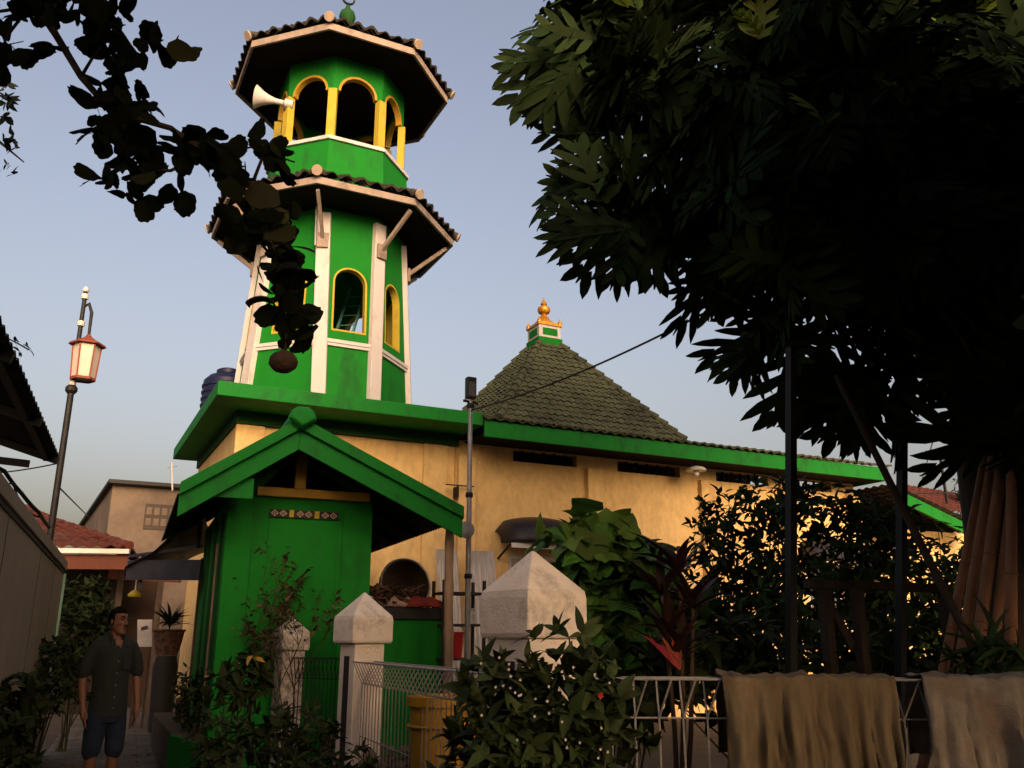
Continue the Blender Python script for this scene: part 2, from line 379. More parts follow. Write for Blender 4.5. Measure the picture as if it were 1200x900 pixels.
def T_bread(lobes=4, droop=.32):
    V = []; Fc = []
    R = 7
    def zz(x, y): return -droop * y * y - .22 * abs(x) ** 1.5 + .0
    for i in range(R + 1):
        t = i / R; w = .085 * (sin(pi * min(1, .12 + t * .86))) + .004
        V += [(-w, t, zz(w, t) + .02), (0, t, zz(0, t)), (w, t, zz(w, t) + .02)]
    for i in range(R):
        a = 3 * i; Fc += [(a, a + 1, a + 4, a + 3), (a + 1, a + 2, a + 5, a + 4)]
    for s in (-1, 1):
        for j in range(lobes):
            t = .10 + .80 * j / (lobes - 1) * .92; ln = .50 * sin(pi * (.20 + .66 * t)) ** 1.0 * (1 if j < lobes - 1 else .8)
            an = radians(62 - 34 * t); dx, dy = sin(an), cos(an); px_, py_ = cos(an), -sin(an)
            b0 = (.03, t - .02); pts = []
            for q, hw in ((0, .056), (.5, .074), (.8, .050), (1.0, .004)):
                cx = b0[0] + dx * ln * q; cy = b0[1] + dy * ln * q + .03 * q * q
                pts.append(((cx - px_ * hw, cy - py_ * hw), (cx, cy), (cx + px_ * hw, cy + py_ * hw)))
            k = len(V)
            for q, tri in enumerate(pts):
                for m_, (x, y) in enumerate(tri): V.append((s * x, y, zz(x, y) + (.018 if m_ != 1 else 0)))
            for q in range(3):
                a = k + 3 * q; Fc += [(a, a + 1, a + 4, a + 3), (a + 1, a + 2, a + 5, a + 4)]
    return np.array(V), Fc
TB, TRD, TV, TBR = T_blade(), T_round(3), T_vine(), T_bread()
T_OB = T_blade(.42, 4, .2, .06)
T_STRAP = T_blade(.15, 7, .35, .03)
T_SMALL = T_blade(.5, 3, .1, .04)

def leaves(name, tpl, P, Dr, Nr, S, m, parent=None, loc=None):
    V, Fc = tpl; P, Dr, Nr, S = map(np.asarray, (P, Dr, Nr, S))
    Dr = norm(Dr); sd_ = norm(np.cross(Dr, Nr)); Nn = np.cross(sd_, Dr); n = len(P); k = len(V)
    rr = np.random.default_rng(n); wj = rr.uniform(.72, 1.2, n)[:, None, None]; zj = rr.uniform(.2, 1.9, n)[:, None, None]; bend = rr.normal(0, .10, n)[:, None, None]
    vx = V[None, :, 0:1] * wj + bend * V[None, :, 1:2] ** 2
    X = P[:, None, :] + S[:, None, None] * (vx * sd_[:, None, :] + V[None, :, 1:2] * Dr[:, None, :] + V[None, :, 2:3] * zj * Nn[:, None, :])
    X = X.reshape(-1, 3); R = Matrix.Identity(4)
    if parent is not None:
        R = ROOT[parent.name]; inv = np.array(R.inverted()); X = X @ inv[:3, :3].T + inv[:3, 3]
    elif loc is not None: X = X - np.array(loc); R = Matrix.Translation(Vector(loc))
    lt = np.array([len(f) for f in Fc]); flat = np.concatenate([np.array(f) for f in Fc])
    me = bpy.data.meshes.new(name)
    me.vertices.add(len(X)); me.vertices.foreach_set('co', X.astype(np.float32).ravel())
    idx = (flat[None, :] + (np.arange(n) * k)[:, None]).ravel(); me.loops.add(len(idx)); me.loops.foreach_set('vertex_index', idx.astype(np.int32))
    tot = np.tile(lt, n); st = np.concatenate([[0], np.cumsum(tot)[:-1]])
    me.polygons.add(len(tot)); me.polygons.foreach_set('loop_start', st.astype(np.int32)); me.polygons.foreach_set('loop_total', tot.astype(np.int32))
    me.polygons.foreach_set('use_smooth', np.ones(len(tot), bool))
    me.update(calc_edges=True); me.materials.append(m)
    o = bpy.data.objects.new(name, me); C.objects.link(o)
    if parent is not None: o.parent = parent
    elif loc is not None: o.location = loc
    ROOT[o.name] = R
    return o

def rosettes(cs, axes, nper, size, tilt=(55, 105), up=.0):
    """leaves spiralling round each twig end; returns P, D, N, S"""
    P, Dd, N, S = [], [], [], []
    for c, a in zip(cs, axes):
        a = np.array(a, float); a /= np.linalg.norm(a); h = np.array([0, 0, 1.]) if abs(a[2]) < .9 else np.array([1., 0, 0])
        e1 = np.cross(a, h); e1 /= np.linalg.norm(e1); e2 = np.cross(a, e1); ph = RNG.uniform(0, 6.28)
        n = int(RNG.integers(nper[0], nper[1] + 1))
        for i in range(n):
            t = radians(RNG.uniform(*tilt)); p = ph + i * 2.4
            d = a * cos(t) + (e1 * cos(p) + e2 * sin(p)) * sin(t); d = d + np.array([0, 0, up - RNG.uniform(0, .25)])
            P.append(np.array(c) + a * RNG.uniform(-.3, .3) * size[0]); Dd.append(d); N.append(a * .9 + RNG.normal(0, .25, 3) + np.array([0, 0, .35])); S.append(RNG.uniform(*size))
    return np.array(P), np.array(Dd), np.array(N), np.array(S)

def inpoly(x, y, poly):
    c = False; j = len(poly) - 1
    for i in range(len(poly)):
        xi, yi = poly[i]; xj, yj = poly[j]
        if (yi > y) != (yj > y) and x < (xj - xi) * (y - yi) / (yj - yi) + xi: c = not c
        j = i
    return c

def shrub(name, label, cat, base, lobes, tpl, n, size, m, m_stem, nstem=8, jit=.5, up=.4, nper=(3, 5), tilt=(30, 85), group=None, shell=.55, extra=None, stem_r=.012):
    """plant with stems from base and leaf tufts through ellipsoid lobes [(centre, radii)]"""
    t = thing(name, label, cat, base, 0, group)
    B = np.array(base); cs = []; ax = []
    vol = np.array([l[1][0] * l[1][1] * l[1][2] for l in lobes]); pr = vol / vol.sum()
    for _ in range(n):
        k = RNG.choice(len(lobes), p=pr); c, r = lobes[k]
        d = norm(RNG.normal(0, 1, 3)); q = RNG.uniform(shell ** 3, 1) ** (1 / 3.)
        p = np.array(c) + d * np.array(r) * q
        if p[2] < .03: continue
        cs.append(p); ax.append(d * .6 + np.array([0, 0, up]) + RNG.normal(0, jit, 3) * .6)
    P, Dd, N, S = rosettes(cs, ax, nper, size, tilt)
    leaves('foliage', tpl, P, Dd, N, S, m, t)
    if extra: 
        m2, frac = extra; k = max(2, int(len(cs) * frac)); id_ = RNG.choice(len(cs), k, replace=False)
        P, Dd, N, S = rosettes([cs[i] for i in id_], [ax[i] for i in id_], (1, 2), size, tilt)
        leaves('coloured_leaf', tpl, P, Dd, N, S, m2, t)['kind'] = 'stuff'
    mb = MB(); 
    for i in RNG.choice(len(cs), min(nstem, len(cs)), replace=False):
        e = Vector(cs[i]); b = Vector(base) + Vector((RNG.normal(0, .04), RNG.normal(0, .04), 0)); mid = b.lerp(e, .5) + Vector((RNG.normal(0, .06), RNG.normal(0, .06), .05))
        mb.tube([b, b.lerp(mid, .5), mid, mid.lerp(e, .6), e], [stem_r, stem_r * .85, stem_r * .7, stem_r * .5, stem_r * .25], 6)
    mb.build('stem', m_stem, t, smooth=60)
    return t

def structure(o): o['kind'] = 'structure'; return o

# ================================================================== ground
O_K = Vector((1.64, 10.37, 0)); RK = radians(-4)
MK = Matrix.Translation(O_K) @ Matrix.Rotation(RK, 4, 'Z')          # frame of the kiosk and the alley
def K(x, y, z): return MK @ Vector((x, y, z))

g = MB().add([(-400, -400, 0), (400, -400, 0), (400, 400, 0), (-400, 400, 0)], [(0, 1, 2, 3)]).build('ground', M['soil']); structure(g)
p = MB().add([(-1.75, -22, .004), (-.42, -22, .004), (-.42, 26, .004), (-1.75, 26, .004)], [(0, 1, 2, 3)]).build('path', M['paving'], loc=(0, 0, 0)); p.location = O_K; p.rotation_euler = (0, 0, RK); structure(p)
pl = thing('terrace', 'raised brown terrace with green painted edge along the green gatehouse', 'terrace', O_K, RK); pl['kind'] = 'structure'
MB().poly([(-.12, -.35), (.02, -.12), (.05, -.02), (-.015, -.02), (-.015, 3.9), (-.45, 3.9), (-.40, 2.0), (-.34, .6)], [], lambda x, y, d: Vector((x, y, .45 - d)), .45).build('floor_slab', M['platform'], pl, world=False, bevel=.012)
MB().hexa([(-.345, .59, .0), (-.125, -.36, .0), (-.125, -.36, .452), (-.345, .59, .452)], [(-.375, .58, .0), (-.145, -.39, .0), (-.145, -.39, .452), (-.375, .58, .452)]).build('painted_edge', M['green'], pl, world=False, bevel=.008)
st = thing('step', 'low green painted doorstep at the near end of the brown terrace', 'step', K(.05, -.55, 0), RK)
MB().box(-.16, .22, -.16, .12, 0, .30).build('riser', M['green'], st, world=False, bevel=.015)
MB().box(-.13, .19, -.13, .09, .302, .325).build('tread', M['platform'], st, world=False, bevel=.008)

# ================================================================== mosque hall and tower base
EY, WY = 13.65, 14.6
hall = thing('mosque_hall', 'cream mosque hall with mossy green tiled pyramid roof and green eaves', 'mosque', (11.5, 17, 0))
vents = [(7.4, 8.8), (9.75, 11.3), (12.25, 13.7), (14.2, 15.6)]
wo = [(6.22, 0), (16.3, 0), (16.3, 5.0), (6.22, 5.0)]
win = [(7.3, 8.45), (14.6, 15.6)]
holes = [[(a, 4.70), (b, 4.70), (b, 4.93), (a, 4.93)] for a, b in vents] + [[(a, 1.3), (b, 1.3), (b, 2.95), (a, 2.95)] for a, b in win]
wb = MB().poly(wo, holes, lambda x, z, d: Vector((x, WY + d, z)), .18)
wb.box(6.22, 6.4, WY + .182, 19, 0, 5.0).box(16.12, 16.3, WY + .182, 19, 0, 5.0).box(6.402, 16.118, 18.82, 19, 0, 5.0)
wb.build('wall', M['cream'], hall)
for x in (5.62 + .62, 8.98, 11.75, 14.0, 16.0):
    MB().box(x, x + .34, WY - .12, WY + .01, 0, 4.68).build('pilaster', M['cream'], hall, bevel=.01)
for a, b in vents:
    for i in range(1, 6): x = a + (b - a) * i / 6; MB().box(x - .02, x + .02, WY + .05, WY + .09, 4.70, 4.93).build('vent_bar', M['soffit'], hall)
for a, b in win:
    f = MB(); f.box(a, a + .07, WY + .02, WY + .1, 1.3, 2.95).box(b - .07, b, WY + .02, WY + .1, 1.3, 2.95).box(a + .071, b - .071, WY + .02, WY + .1, 1.3, 1.37).box(a + .071, b - .071, WY + .02, WY + .1, 2.88, 2.95)
    f.box((a + b) / 2 - .03, (a + b) / 2 + .03, WY + .03, WY + .09, 1.371, 2.879)
    w_ = f.build('window', M['white'], hall)
    MB().box(a + .07, b - .07, WY + .055, WY + .065, 1.37, 2.88).build('pane', M['lampglass'], w_)
# eaves
MB().box(6.36, 16.42, EY, EY + .045, 4.88, 5.17).build('fascia', M['green_roof'], hall, bevel=.006)
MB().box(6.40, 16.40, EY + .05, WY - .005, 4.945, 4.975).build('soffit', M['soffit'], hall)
MB().box(16.38, 16.42, EY + .05, 19.4, 4.90, 5.15).build('verge_board', M['green_roof'], hall)
# wing roof and pyramid roof
wing = MB(); tile_face(wing, (6.3, EY - .06, 5.17), (16.46, EY - .06, 5.17), (6.3, 16.6, 5.93), (16.46, 16.6, 5.93), jitter=.004)
tile_face(wing, (16.46, 19.5, 5.17), (6.3, 19.5, 5.17), (16.46, 16.6, 5.93), (6.3, 16.6, 5.93))
wing.build('wing_roof', M['tile'], hall, smooth=50)
ax_, ay_, az_ = 8.72, 15.72, 7.62
pc = [(6.62, EY - .03, 5.20), (10.72, EY - .03, 5.20), (10.72, 17.75, 5.20), (6.62, 17.75, 5.20)]
tp = [(ax_ - .24, ay_ - .24, az_ - .12), (ax_ + .24, ay_ - .24, az_ - .12), (ax_ + .24, ay_ + .24, az_ - .12), (ax_ - .24, ay_ + .24, az_ - .12)]
pr_ = MB()
for i in range(4): tile_face(pr_, pc[i], pc[(i + 1) % 4], tp[i], tp[(i + 1) % 4], course=.165, pitch=.155, amp=.018, lift=.026, jitter=.004)
pyr = pr_.build('pyramid_roof', M['tile'], hall, smooth=50)
for i in range(4):
    hp = MB(); a, b = Vector(pc[i]), Vector(tp[i]); n = 14
    for k in range(n):
        q0, q1 = a.lerp(b, k / n), a.lerp(b, (k + 1.06) / n); hp.tube([q0 + Vector((0, 0, .045)), q1 + Vector((0, 0, .02))], [.085, .065], 8)
    hp.build('hip_tile', M['tile'], pyr, smooth=50)
fin = MB().box(ax_ - .29, ax_ + .29, ay_ - .29, ay_ + .29, az_ - .20, az_ + .02).build('finial_base', M['green'], hall, bevel=.01)
bx = MB().box(ax_ - .265, ax_ + .265, ay_ - .265, ay_ + .265, az_ + .021, az_ + .30).build('finial_box', M['white'], fin, bevel=.01)
gp = MB()
for sx, sy in ((0, -1), (-1, 0), (1, 0), (0, 1)):
    if sx == 0: gp.box(ax_ - .18, ax_ + .18, ay_ + sy * .268 - .004, ay_ + sy * .268 + .004, az_ + .075, az_ + .235)
    else: gp.box(ax_ + sx * .268 - .004, ax_ + sx * .268 + .004, ay_ - .18, ay_ + .18, az_ + .075, az_ + .235)
gp.build('finial_panel', M['green'], fin)
gm = MB(); zz = az_ + .30
for w, h0, h1 in ((.29, 0, .04), (.24, .04, .09)): gm.box(ax_ - w, ax_ + w, ay_ - w, ay_ + w, zz + h0, zz + h1)
for sx in (-1, 1):
    for sy in (-1, 1): gm.lathe([(.05, 0), (.055, .04), (.015, .11), (.003, .15)], (ax_ + sx * .25, ay_ + sy * .25, zz + .04), 8)
gm.lathe([(.22, 0), (.20, .05), (.14, .10), (.10, .17), (.06, .22), (.055, .25), (.12, .28), (.145, .34), (.13, .40), (.07, .44), (.045, .46), (.07, .48), (.06, .52), (.03, .56), (.012, .62), (.003, .68)], (ax_, ay_, zz + .09), 16)
gm.build('gold_crown', M['gold'], fin, smooth=40)
# lean-to at the far end, roof sloping away to the right
lt = thing('lean_to_roof', 'low lean-to roof with green verge sloping down past the hall', 'lean-to', (17.8, 15, 0))
A_, B_ = PY(1047, 571, 13.9), PY(1150, 622, 13.9)
MB().hexa([A_ + Vector((0, 0, -.26)), B_ + Vector((0, 0, -.26)), B_, A_], [A_ + Vector((0, .05, -.26)), B_ + Vector((0, .05, -.26)), B_ + Vector((0, .05, 0)), A_ + Vector((0, .05, 0))]).build('verge_board', M['green_roof'], lt)
lr = MB(); tile_face(lr, B_ + Vector((.15, 5, .03)), B_ + Vector((.15, -.05, .03)), A_ + Vector((-.2, 5, .03)), A_ + Vector((-.2, -.05, .03)))
lr.build('roof', M['tile_dark'], lt, smooth=50)
MB().box(A_.x + .2, B_.x + 1, 14.7, 14.85, 0, 4.0).build('wall', M['cream'], lt)

base = thing('tower_base', 'flat roofed cream block with thick green slab edge carrying the tower', 'building', (4.1, 16.5, 0))
MB().box(2.31, 6.2, WY, 19.0, 0, 4.86).build('wall', M['cream'], base)
for x in (2.29, 5.58): MB().box(x, x + .46, WY - .06, WY + .01, 0, 4.855).build('pilaster', M['cream'], base, bevel=.01)
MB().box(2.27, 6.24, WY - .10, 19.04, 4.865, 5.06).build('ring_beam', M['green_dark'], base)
MB().box(1.82, 6.33, EY, 19.3, 5.07, 5.30).build('roof_slab', M['green_roof'], base, bevel=.012)
MB().poly([(4.83, 3.32), (5.17, 3.32), (5.17, 3.62), (5.0, 3.68), (4.83, 3.62)], [], lambda x, z, d: Vector((x, WY - .04 + d, z)), .045).build('vent_panel', M['soffit'], base)
mb = MB()
mb.box(5.95, 6.5, WY - .22, WY - .2, 4.10, 4.12).box(6.18, 6.2, WY - .22, WY - .001, 3.9, 4.099)
tag(mb.build('wall_bracket', M['iron'], loc=(6.2, WY, 4)), 'thin iron bracket on the cream wall beside the thin grey pole', 'bracket')
fl = thing('eave_lamp', 'small white lamp hanging under the green eave of the mosque hall', 'lamp', (11.2, 13.95, 4.72))
MB().lathe([(.20, 0), (.21, .03), (.16, .07), (.05, .10)], (0, 0, 0), 14).build('reflector', M['lampwhite'], fl, world=False, smooth=40)
MB().lathe([(.02, -.12), (.06, -.09), (.065, -.04), (.05, -.001)], (0, 0, 0), 12).build('bulb', M['lampwhite'], fl, world=False, smooth=40)
MB().tube([(0, 0, .101), (0, 0, .22)], .02).build('stalk', M['iron'], fl, world=False)

# arched dark canopies over the hall windows
def dome_canopy(x0, x1, z0, z1, dep, label):
    t = thing('window_canopy', label, 'canopy', ((x0 + x1) / 2, WY, z0), 0, 'dark canopies over the hall windows')
    n = 9; mb = MB(); rows = []
    for i in range(n + 1):
        a = pi / 2 * i / n; y = WY - .01 - dep * sin(a) ; z = z0 + (z1 - z0) * cos(a); rows.append((y, z))
    m = 10; vs = []
    for j in range(m + 1):
        u = j / m; e = sin(pi * min(1, max(0, u))) ** .35
        for (y, z) in rows: vs.append((x0 + (x1 - x0) * u, WY - .01 - (WY - .01 - y) * (.35 + .65 * e), z0 + (z - z0) * (.45 + .55 * e)))
    k = n + 1
    fs = [(j * k + i, (j + 1) * k + i, (j + 1) * k + i + 1, j * k + i + 1) for j in range(m) for i in range(n)]
    mb.add(vs, fs); o = mb.build('hood', M['canopy'], t, smooth=60); sd2 = o.modifiers.new('t', 'SOLIDIFY'); sd2.thickness = .02
    MB().box(x0 + .05, x1 - .05, WY - dep * .8, WY - dep * .8 + .03, z0 - .10, z0 - .02).build('valance', M['lampwhite'], t)
    MB().bar((x0 + .06, WY - .02, z0 - .25), (x0 + .06, WY - dep * .75, z0 - .02), .03, .03).build('frame', M['iron'], t); MB().bar((x1 - .06, WY - .02, z0 - .25), (x1 - .06, WY - dep * .75, z0 - .02), .03, .03).build('frame', M['iron'], t)
dome_canopy(7.02, 8.75, 3.12, 3.66, .75, 'dark curved window canopy on cream wall above the white post cap')
dome_canopy(14.35, 15.9, 3.10, 3.62, .7, 'dark window canopy glimpsed through leaves near the far end of the cream wall')

# ================================================================== minaret
TX, TY = 4.06, 15.95; ZB, ZT = 5.305, 9.12
mi = thing('minaret', 'green octagonal minaret with white corner ribs and two tiled roofs', 'minaret', (TX, TY, ZB))
def octo(half, a):
    """corner points of an octagon whose axis faces have the given half width and apothem"""
    P = []
    for k in range(4):
        r = Matrix.Rotation(k * pi / 2, 2)
        for x in (-half, half): P.append(r @ Vector((x, -a)))
    return P          # V2, V3, V4, V5, ...
def octreg(R): return [Vector((R * cos(radians(-112.5 + 45 * k)), R * sin(radians(-112.5 + 45 * k)))) for k in range(8)]
P0, P1 = octo(.49, 1.56), octreg(1.40)
def lowpt(k, z, scale=1.):
    t = (z - ZB) / (ZT - ZB); q = P0[k % 8].lerp(P1[k % 8], t) * scale
    return Vector((TX + q.x, TY + q.y, z))
def face_map(pa, pb):
    """(x across from face centre, z, depth inwards) -> world, pa/pb functions of z"""
    def f(x, z, d):
        a, b = pa(z), pb(z); e = (b - a).normalized(); c = (a + b) / 2; n = Vector((-e.y, e.x, 0)); 
        if n.dot(Vector((TX, TY, z)) - c) < 0: n = -n
        return c + e * x + n * d
    return f
lower = MB()
for k in range(8):
    fm = face_map(lambda z, k=k: lowpt(k, z), lambda z, k=k: lowpt(k + 1, z))
    hw = lambda z, k=k: (lowpt(k, z) - lowpt(k + 1, z)).length / 2 - .001
    zs = [ZB, ZT]; outer = [(-hw(ZB), ZB), (hw(ZB), ZB), (hw(ZT), ZT), (-hw(ZT), ZT)]
    lower.poly(outer, [arch(.32, 6.70, 7.66, 14)], fm, .14)
lower.build('lower_wall', M['green'], mi)
for k in range(8):
    fm = face_map(lambda z, k=k: lowpt(k, z), lambda z, k=k: lowpt(k + 1, z))
    MB().poly(arch(.318, 6.702, 7.66, 14), [arch(.285, 6.735, 7.66, 14)], lambda x, z, d: fm(x, z, d - .006), .14).build('window_trim', M['yellow'], mi)
for k in range(8):
    b = MB()
    fm = face_map(lambda z, k=k: lowpt(k, z), lambda z, k=k: lowpt(k + 1, z))
    for za, zb_, pr in ((6.40, 6.455, .04), (6.456, 6.52, .06)):
        h0 = (lowpt(k, za) - lowpt(k + 1, za)).length / 2 - .10
        b.hexa([fm(-h0, za, -pr), fm(h0, za, -pr), fm(h0, za, .01), fm(-h0, za, .01)], [fm(-h0, zb_, -pr), fm(h0, zb_, -pr), fm(h0, zb_, .01), fm(-h0, zb_, .01)])
    b.build('string_course', M['white'], mi)
    # corner rib
    rib = MB()
    def ribq(z, w=.125, o=.07):
        q = lowpt(k, z); ra = Vector((q.x - TX, q.y - TY, 0)).normalized(); ang = k // 2 * pi / 2
        e0 = (lowpt(k, z) - lowpt(k - 1, z)).normalized(); e1 = (lowpt(k + 1, z) - lowpt(k, z)).normalized()
        tn = (e0 + e1).normalized(); nn = Vector((tn.y, -tn.x, 0))
        if nn.dot(ra) < 0: nn = -nn
        return [q - tn * w + nn * (o - .02), q + tn * w + nn * (o - .02), q + tn * w - nn * .09, q - tn * w - nn * .09]
    rib.hexa(ribq(ZB), ribq(9.0)); rib.build('corner_rib', M['white'], mi, bevel=.012)
# roof builder
def oct_roof(Re, ze, Rt, zt, name, tilemat, drop=.14, rt_soffit=1.3):
    E_, T_ = octreg(Re), octreg(Rt)
    W = lambda q, z: Vector((TX + q.x, TY + q.y, z))
    t = MB()
    for k in range(8): tile_face(t, W(E_[k], ze), W(E_[(k + 1) % 8], ze), W(T_[k], zt), W(T_[(k + 1) % 8], zt), course=.27, pitch=.27, amp=.042, lift=.04, jitter=.012)
    ro = t.build(name, tilemat, mi, smooth=50)
    fa = MB(); Fo, Fi = octreg(Re - .05), octreg(Re - .10)
    for k in range(8):
        a, b, c, d = Fo[k], Fo[(k + 1) % 8], Fi[(k + 1) % 8], Fi[k]
        fa.hexa([W(a, ze - drop), W(b, ze - drop), W(c, ze - drop), W(d, ze - drop)], [W(a, ze - .012), W(b, ze - .012), W(c, ze - .012), W(d, ze - .012)])
    fa.build('fascia', M['fascia'], ro)
    so_ = MB(); A, B = octreg(Re - .11), octreg(rt_soffit)
    zi = ze - drop + .06
    for k in range(8):
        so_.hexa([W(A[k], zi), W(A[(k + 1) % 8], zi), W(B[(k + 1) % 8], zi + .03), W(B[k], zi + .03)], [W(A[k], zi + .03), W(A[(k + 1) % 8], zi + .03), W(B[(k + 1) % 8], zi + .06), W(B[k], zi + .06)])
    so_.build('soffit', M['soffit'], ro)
    for k in range(8):
        a, b = W(E_[k], ze + .07), W(T_[k], zt + .06); n = 6; h = MB(); a2 = a + (a - b).normalized() * .04
        for i in range(n): h.tube([a2.lerp(b, i / n), a2.lerp(b, (i + 1.08) / n)], [.088, .072], 10)
        hh = h.build('hip_tile', tilemat, ro, smooth=50)
        dd = (a2 - b).normalized(); e = MB().tube([a2 + dd * .002, a2 + dd * .03], [.098, .09], 14).build('hip_end', M['ridge_end'], hh if False else ro, smooth=40)
    return ro
oct_roof(2.44, 9.22, 1.46, 9.68, 'lower_roof', M['tile_dark'], rt_soffit=1.37)
for k in range(8):      # brackets under the lower eave
    q = lowpt(k, 8.42); e = octreg(2.25)[k]; ra = Vector((q.x - TX, q.y - TY, 0)).normalized()
    b = MB(); b.bar(q + ra * .05, (TX + e.x, TY + e.y, 9.02), .055, .075); b.bar(q + ra * .085 + Vector((0, 0, -.16)), q + ra * .085 + Vector((0, 0, .12)), .20, .05, up=ra)
    b.build('eave_bracket', M['fascia'], mi)
# drum, columns, arcade, upper roof
dr = MB(); Da, Db, Dc, Dd_ = octreg(1.47), octreg(1.40), octreg(1.22), octreg(1.22)
W = lambda q, z: Vector((TX + q.x, TY + q.y, z))
for k in range(8):
    j = (k + 1) % 8
    dr.hexa([W(Da[k], 9.5), W(Da[j], 9.5), W(Dd_[j], 9.5), W(Dd_[k], 9.5)], [W(Db[k], 10.55), W(Db[j], 10.55), W(Dc[j], 10.55), W(Dc[k], 10.55)])
dr.build('drum', M['green'], mi)
cp = MB(); Ca, Cb = octreg(1.45), octreg(1.18)
for k in range(8):
    j = (k + 1) % 8
    cp.hexa([W(Ca[k], 10.551), W(Ca[j], 10.551), W(Cb[j], 10.551), W(Cb[k], 10.551)], [W(Ca[k], 10.63), W(Ca[j], 10.63), W(Cb[j], 10.63), W(Cb[k], 10.63)])
cp.build('coping', M['white'], mi, bevel=.01)
RC = 1.30; Rg = octreg(RC)
for k in range(8):
    q = Rg[k]; ra = q.normalized(); tn = Vector((-ra.y, ra.x))
    w = .085; cor = [q - tn * w + ra * .04, q + tn * w + ra * .04, q + tn * w - ra * .11, q - tn * w - ra * .11]
    c_ = MB().hexa([W(x, 10.631) for x in cor], [W(x, 11.72) for x in cor]).build('column', M['yellow'], mi, bevel=.01)
up_ = MB(); up_trim = []
for k in range(8):
    pa = lambda z, k=k: W(Rg[k], z); pb = lambda z, k=k: W(Rg[(k + 1) % 8], z); fm = face_map(pa, pb)
    hw = (pa(0) - pb(0)).length / 2; h = hw - .105
    ar = [(h * cos(pi - pi * i / 14), 11.72 + .40 * sin(pi - pi * i / 14) * 1.0) for i in range(15)]
    up_.poly([(-hw, 12.55), (-hw, 11.721), (-h, 11.721)] + ar[1:-1] + [(h, 11.721), (hw, 11.721), (hw, 12.55)], [], fm, .13)
    r0 = [(x * 1.0, z) for x, z in ar]; r1 = [(x * .88, 11.72 + (z - 11.72) * .88) for x, z in ar]
    MB().poly(r0[::-1] + r1, [], lambda x, z, d, fm=fm: fm(x, z, d - .012), .12).build('arch_trim', M['ochre'], mi)
up_.build('arcade', M['green'], mi)
li = MB()  # near-black ring added to darken the gallery interior
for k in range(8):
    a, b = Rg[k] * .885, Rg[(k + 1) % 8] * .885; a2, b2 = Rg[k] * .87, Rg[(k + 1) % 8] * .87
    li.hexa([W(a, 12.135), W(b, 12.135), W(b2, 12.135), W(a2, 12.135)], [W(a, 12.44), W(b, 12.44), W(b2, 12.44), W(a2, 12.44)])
li.build('shade_lining', M['soffit'], mi)
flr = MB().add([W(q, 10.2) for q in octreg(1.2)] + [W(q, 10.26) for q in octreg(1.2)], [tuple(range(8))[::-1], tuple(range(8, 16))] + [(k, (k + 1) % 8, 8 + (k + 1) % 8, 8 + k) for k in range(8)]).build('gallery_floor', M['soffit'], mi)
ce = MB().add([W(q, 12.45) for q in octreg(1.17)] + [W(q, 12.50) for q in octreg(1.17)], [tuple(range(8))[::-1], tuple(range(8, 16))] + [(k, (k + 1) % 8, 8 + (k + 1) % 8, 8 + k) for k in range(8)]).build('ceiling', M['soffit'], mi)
oct_roof(2.26, 12.53, .12, 13.75, 'upper_roof', M['tile_dark'], drop=.15, rt_soffit=1.2)
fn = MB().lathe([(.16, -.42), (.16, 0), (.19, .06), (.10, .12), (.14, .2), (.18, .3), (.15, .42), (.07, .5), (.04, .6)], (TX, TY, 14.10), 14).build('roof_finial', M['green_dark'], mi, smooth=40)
cr = MB(); n = 20
cr.tube([(TX + .13 * cos(radians(125 + 290 * i / n)), TY, 14.88 + .13 * sin(radians(125 + 290 * i / n))) for i in range(n + 1)], [.008 + .02 * sin(pi * i / n) for i in range(n + 1)], 6)
cr.tube([(TX, TY, 14.66), (TX, TY, 14.78)], .012); cr.build('crescent', M['iron'], fn)
dp = MB().tube([lowpt(0, 9.05) + Vector((-.17, -.10, 0)), lowpt(0, 8.25) + Vector((-.17, -.10, 0))], .022).build('downpipe', M['galv'], mi)

# loudspeaker horn on the gallery
hq = W(Rg[7] * 1.05, 11.55)
sp_t = thing('loudspeaker', 'white horn loudspeaker fixed to a yellow gallery column', 'loudspeaker', hq)
dirh = (D(300, 114, 15.0) - D(336, 122, 15.1)).normalized(); Rh = dirh.to_track_quat('Z', 'Y').to_matrix()
MB().lathe([(.05, -.09), (.054, 0), (.06, .09), (.09, .19), (.14, .31), (.22, .43), (.235, .45), (.225, .453), (.14, .34), (.07, .17)], hq + dirh * .12 + Vector((0, 0, .02)), 18, Rh).build('horn', M['white'], sp_t, smooth=50)
MB().lathe([(.085, -.28), (.09, -.26), (.09, -.12), (.06, -.099)], hq + dirh * .12 + Vector((0, 0, .02)), 14, Rh).build('driver', M['lampwhite'], sp_t, smooth=40)
MB().bar(hq + Vector((0, 0, -.12)), hq + Vector((0, 0, .10)), .03, .05).build('bracket', M['iron'], sp_t)
# ladder inside the lower stage
la = thing('ladder', 'thin teal ladder leaning inside the tower behind the arched window', 'ladder', (TX, TY, ZB))
a, b = Vector((3.75, 14.95, ZB)), Vector((4.75, 16.4, 8.4)); sdv = Vector((.14, -.1, 0))
MB().bar(a - sdv, b - sdv, .04, .05).build('rail', M['teal'], la); MB().bar(a + sdv, b + sdv, .04, .05).build('rail', M['teal'], la)
r_ = MB()
for i in range(1, 12): c = a.lerp(b, i / 12); r_.tube([c - sdv * .9, c + sdv * .9], .012, 6)
r_.build('rung', M['teal'], la)['kind'] = 'stuff'
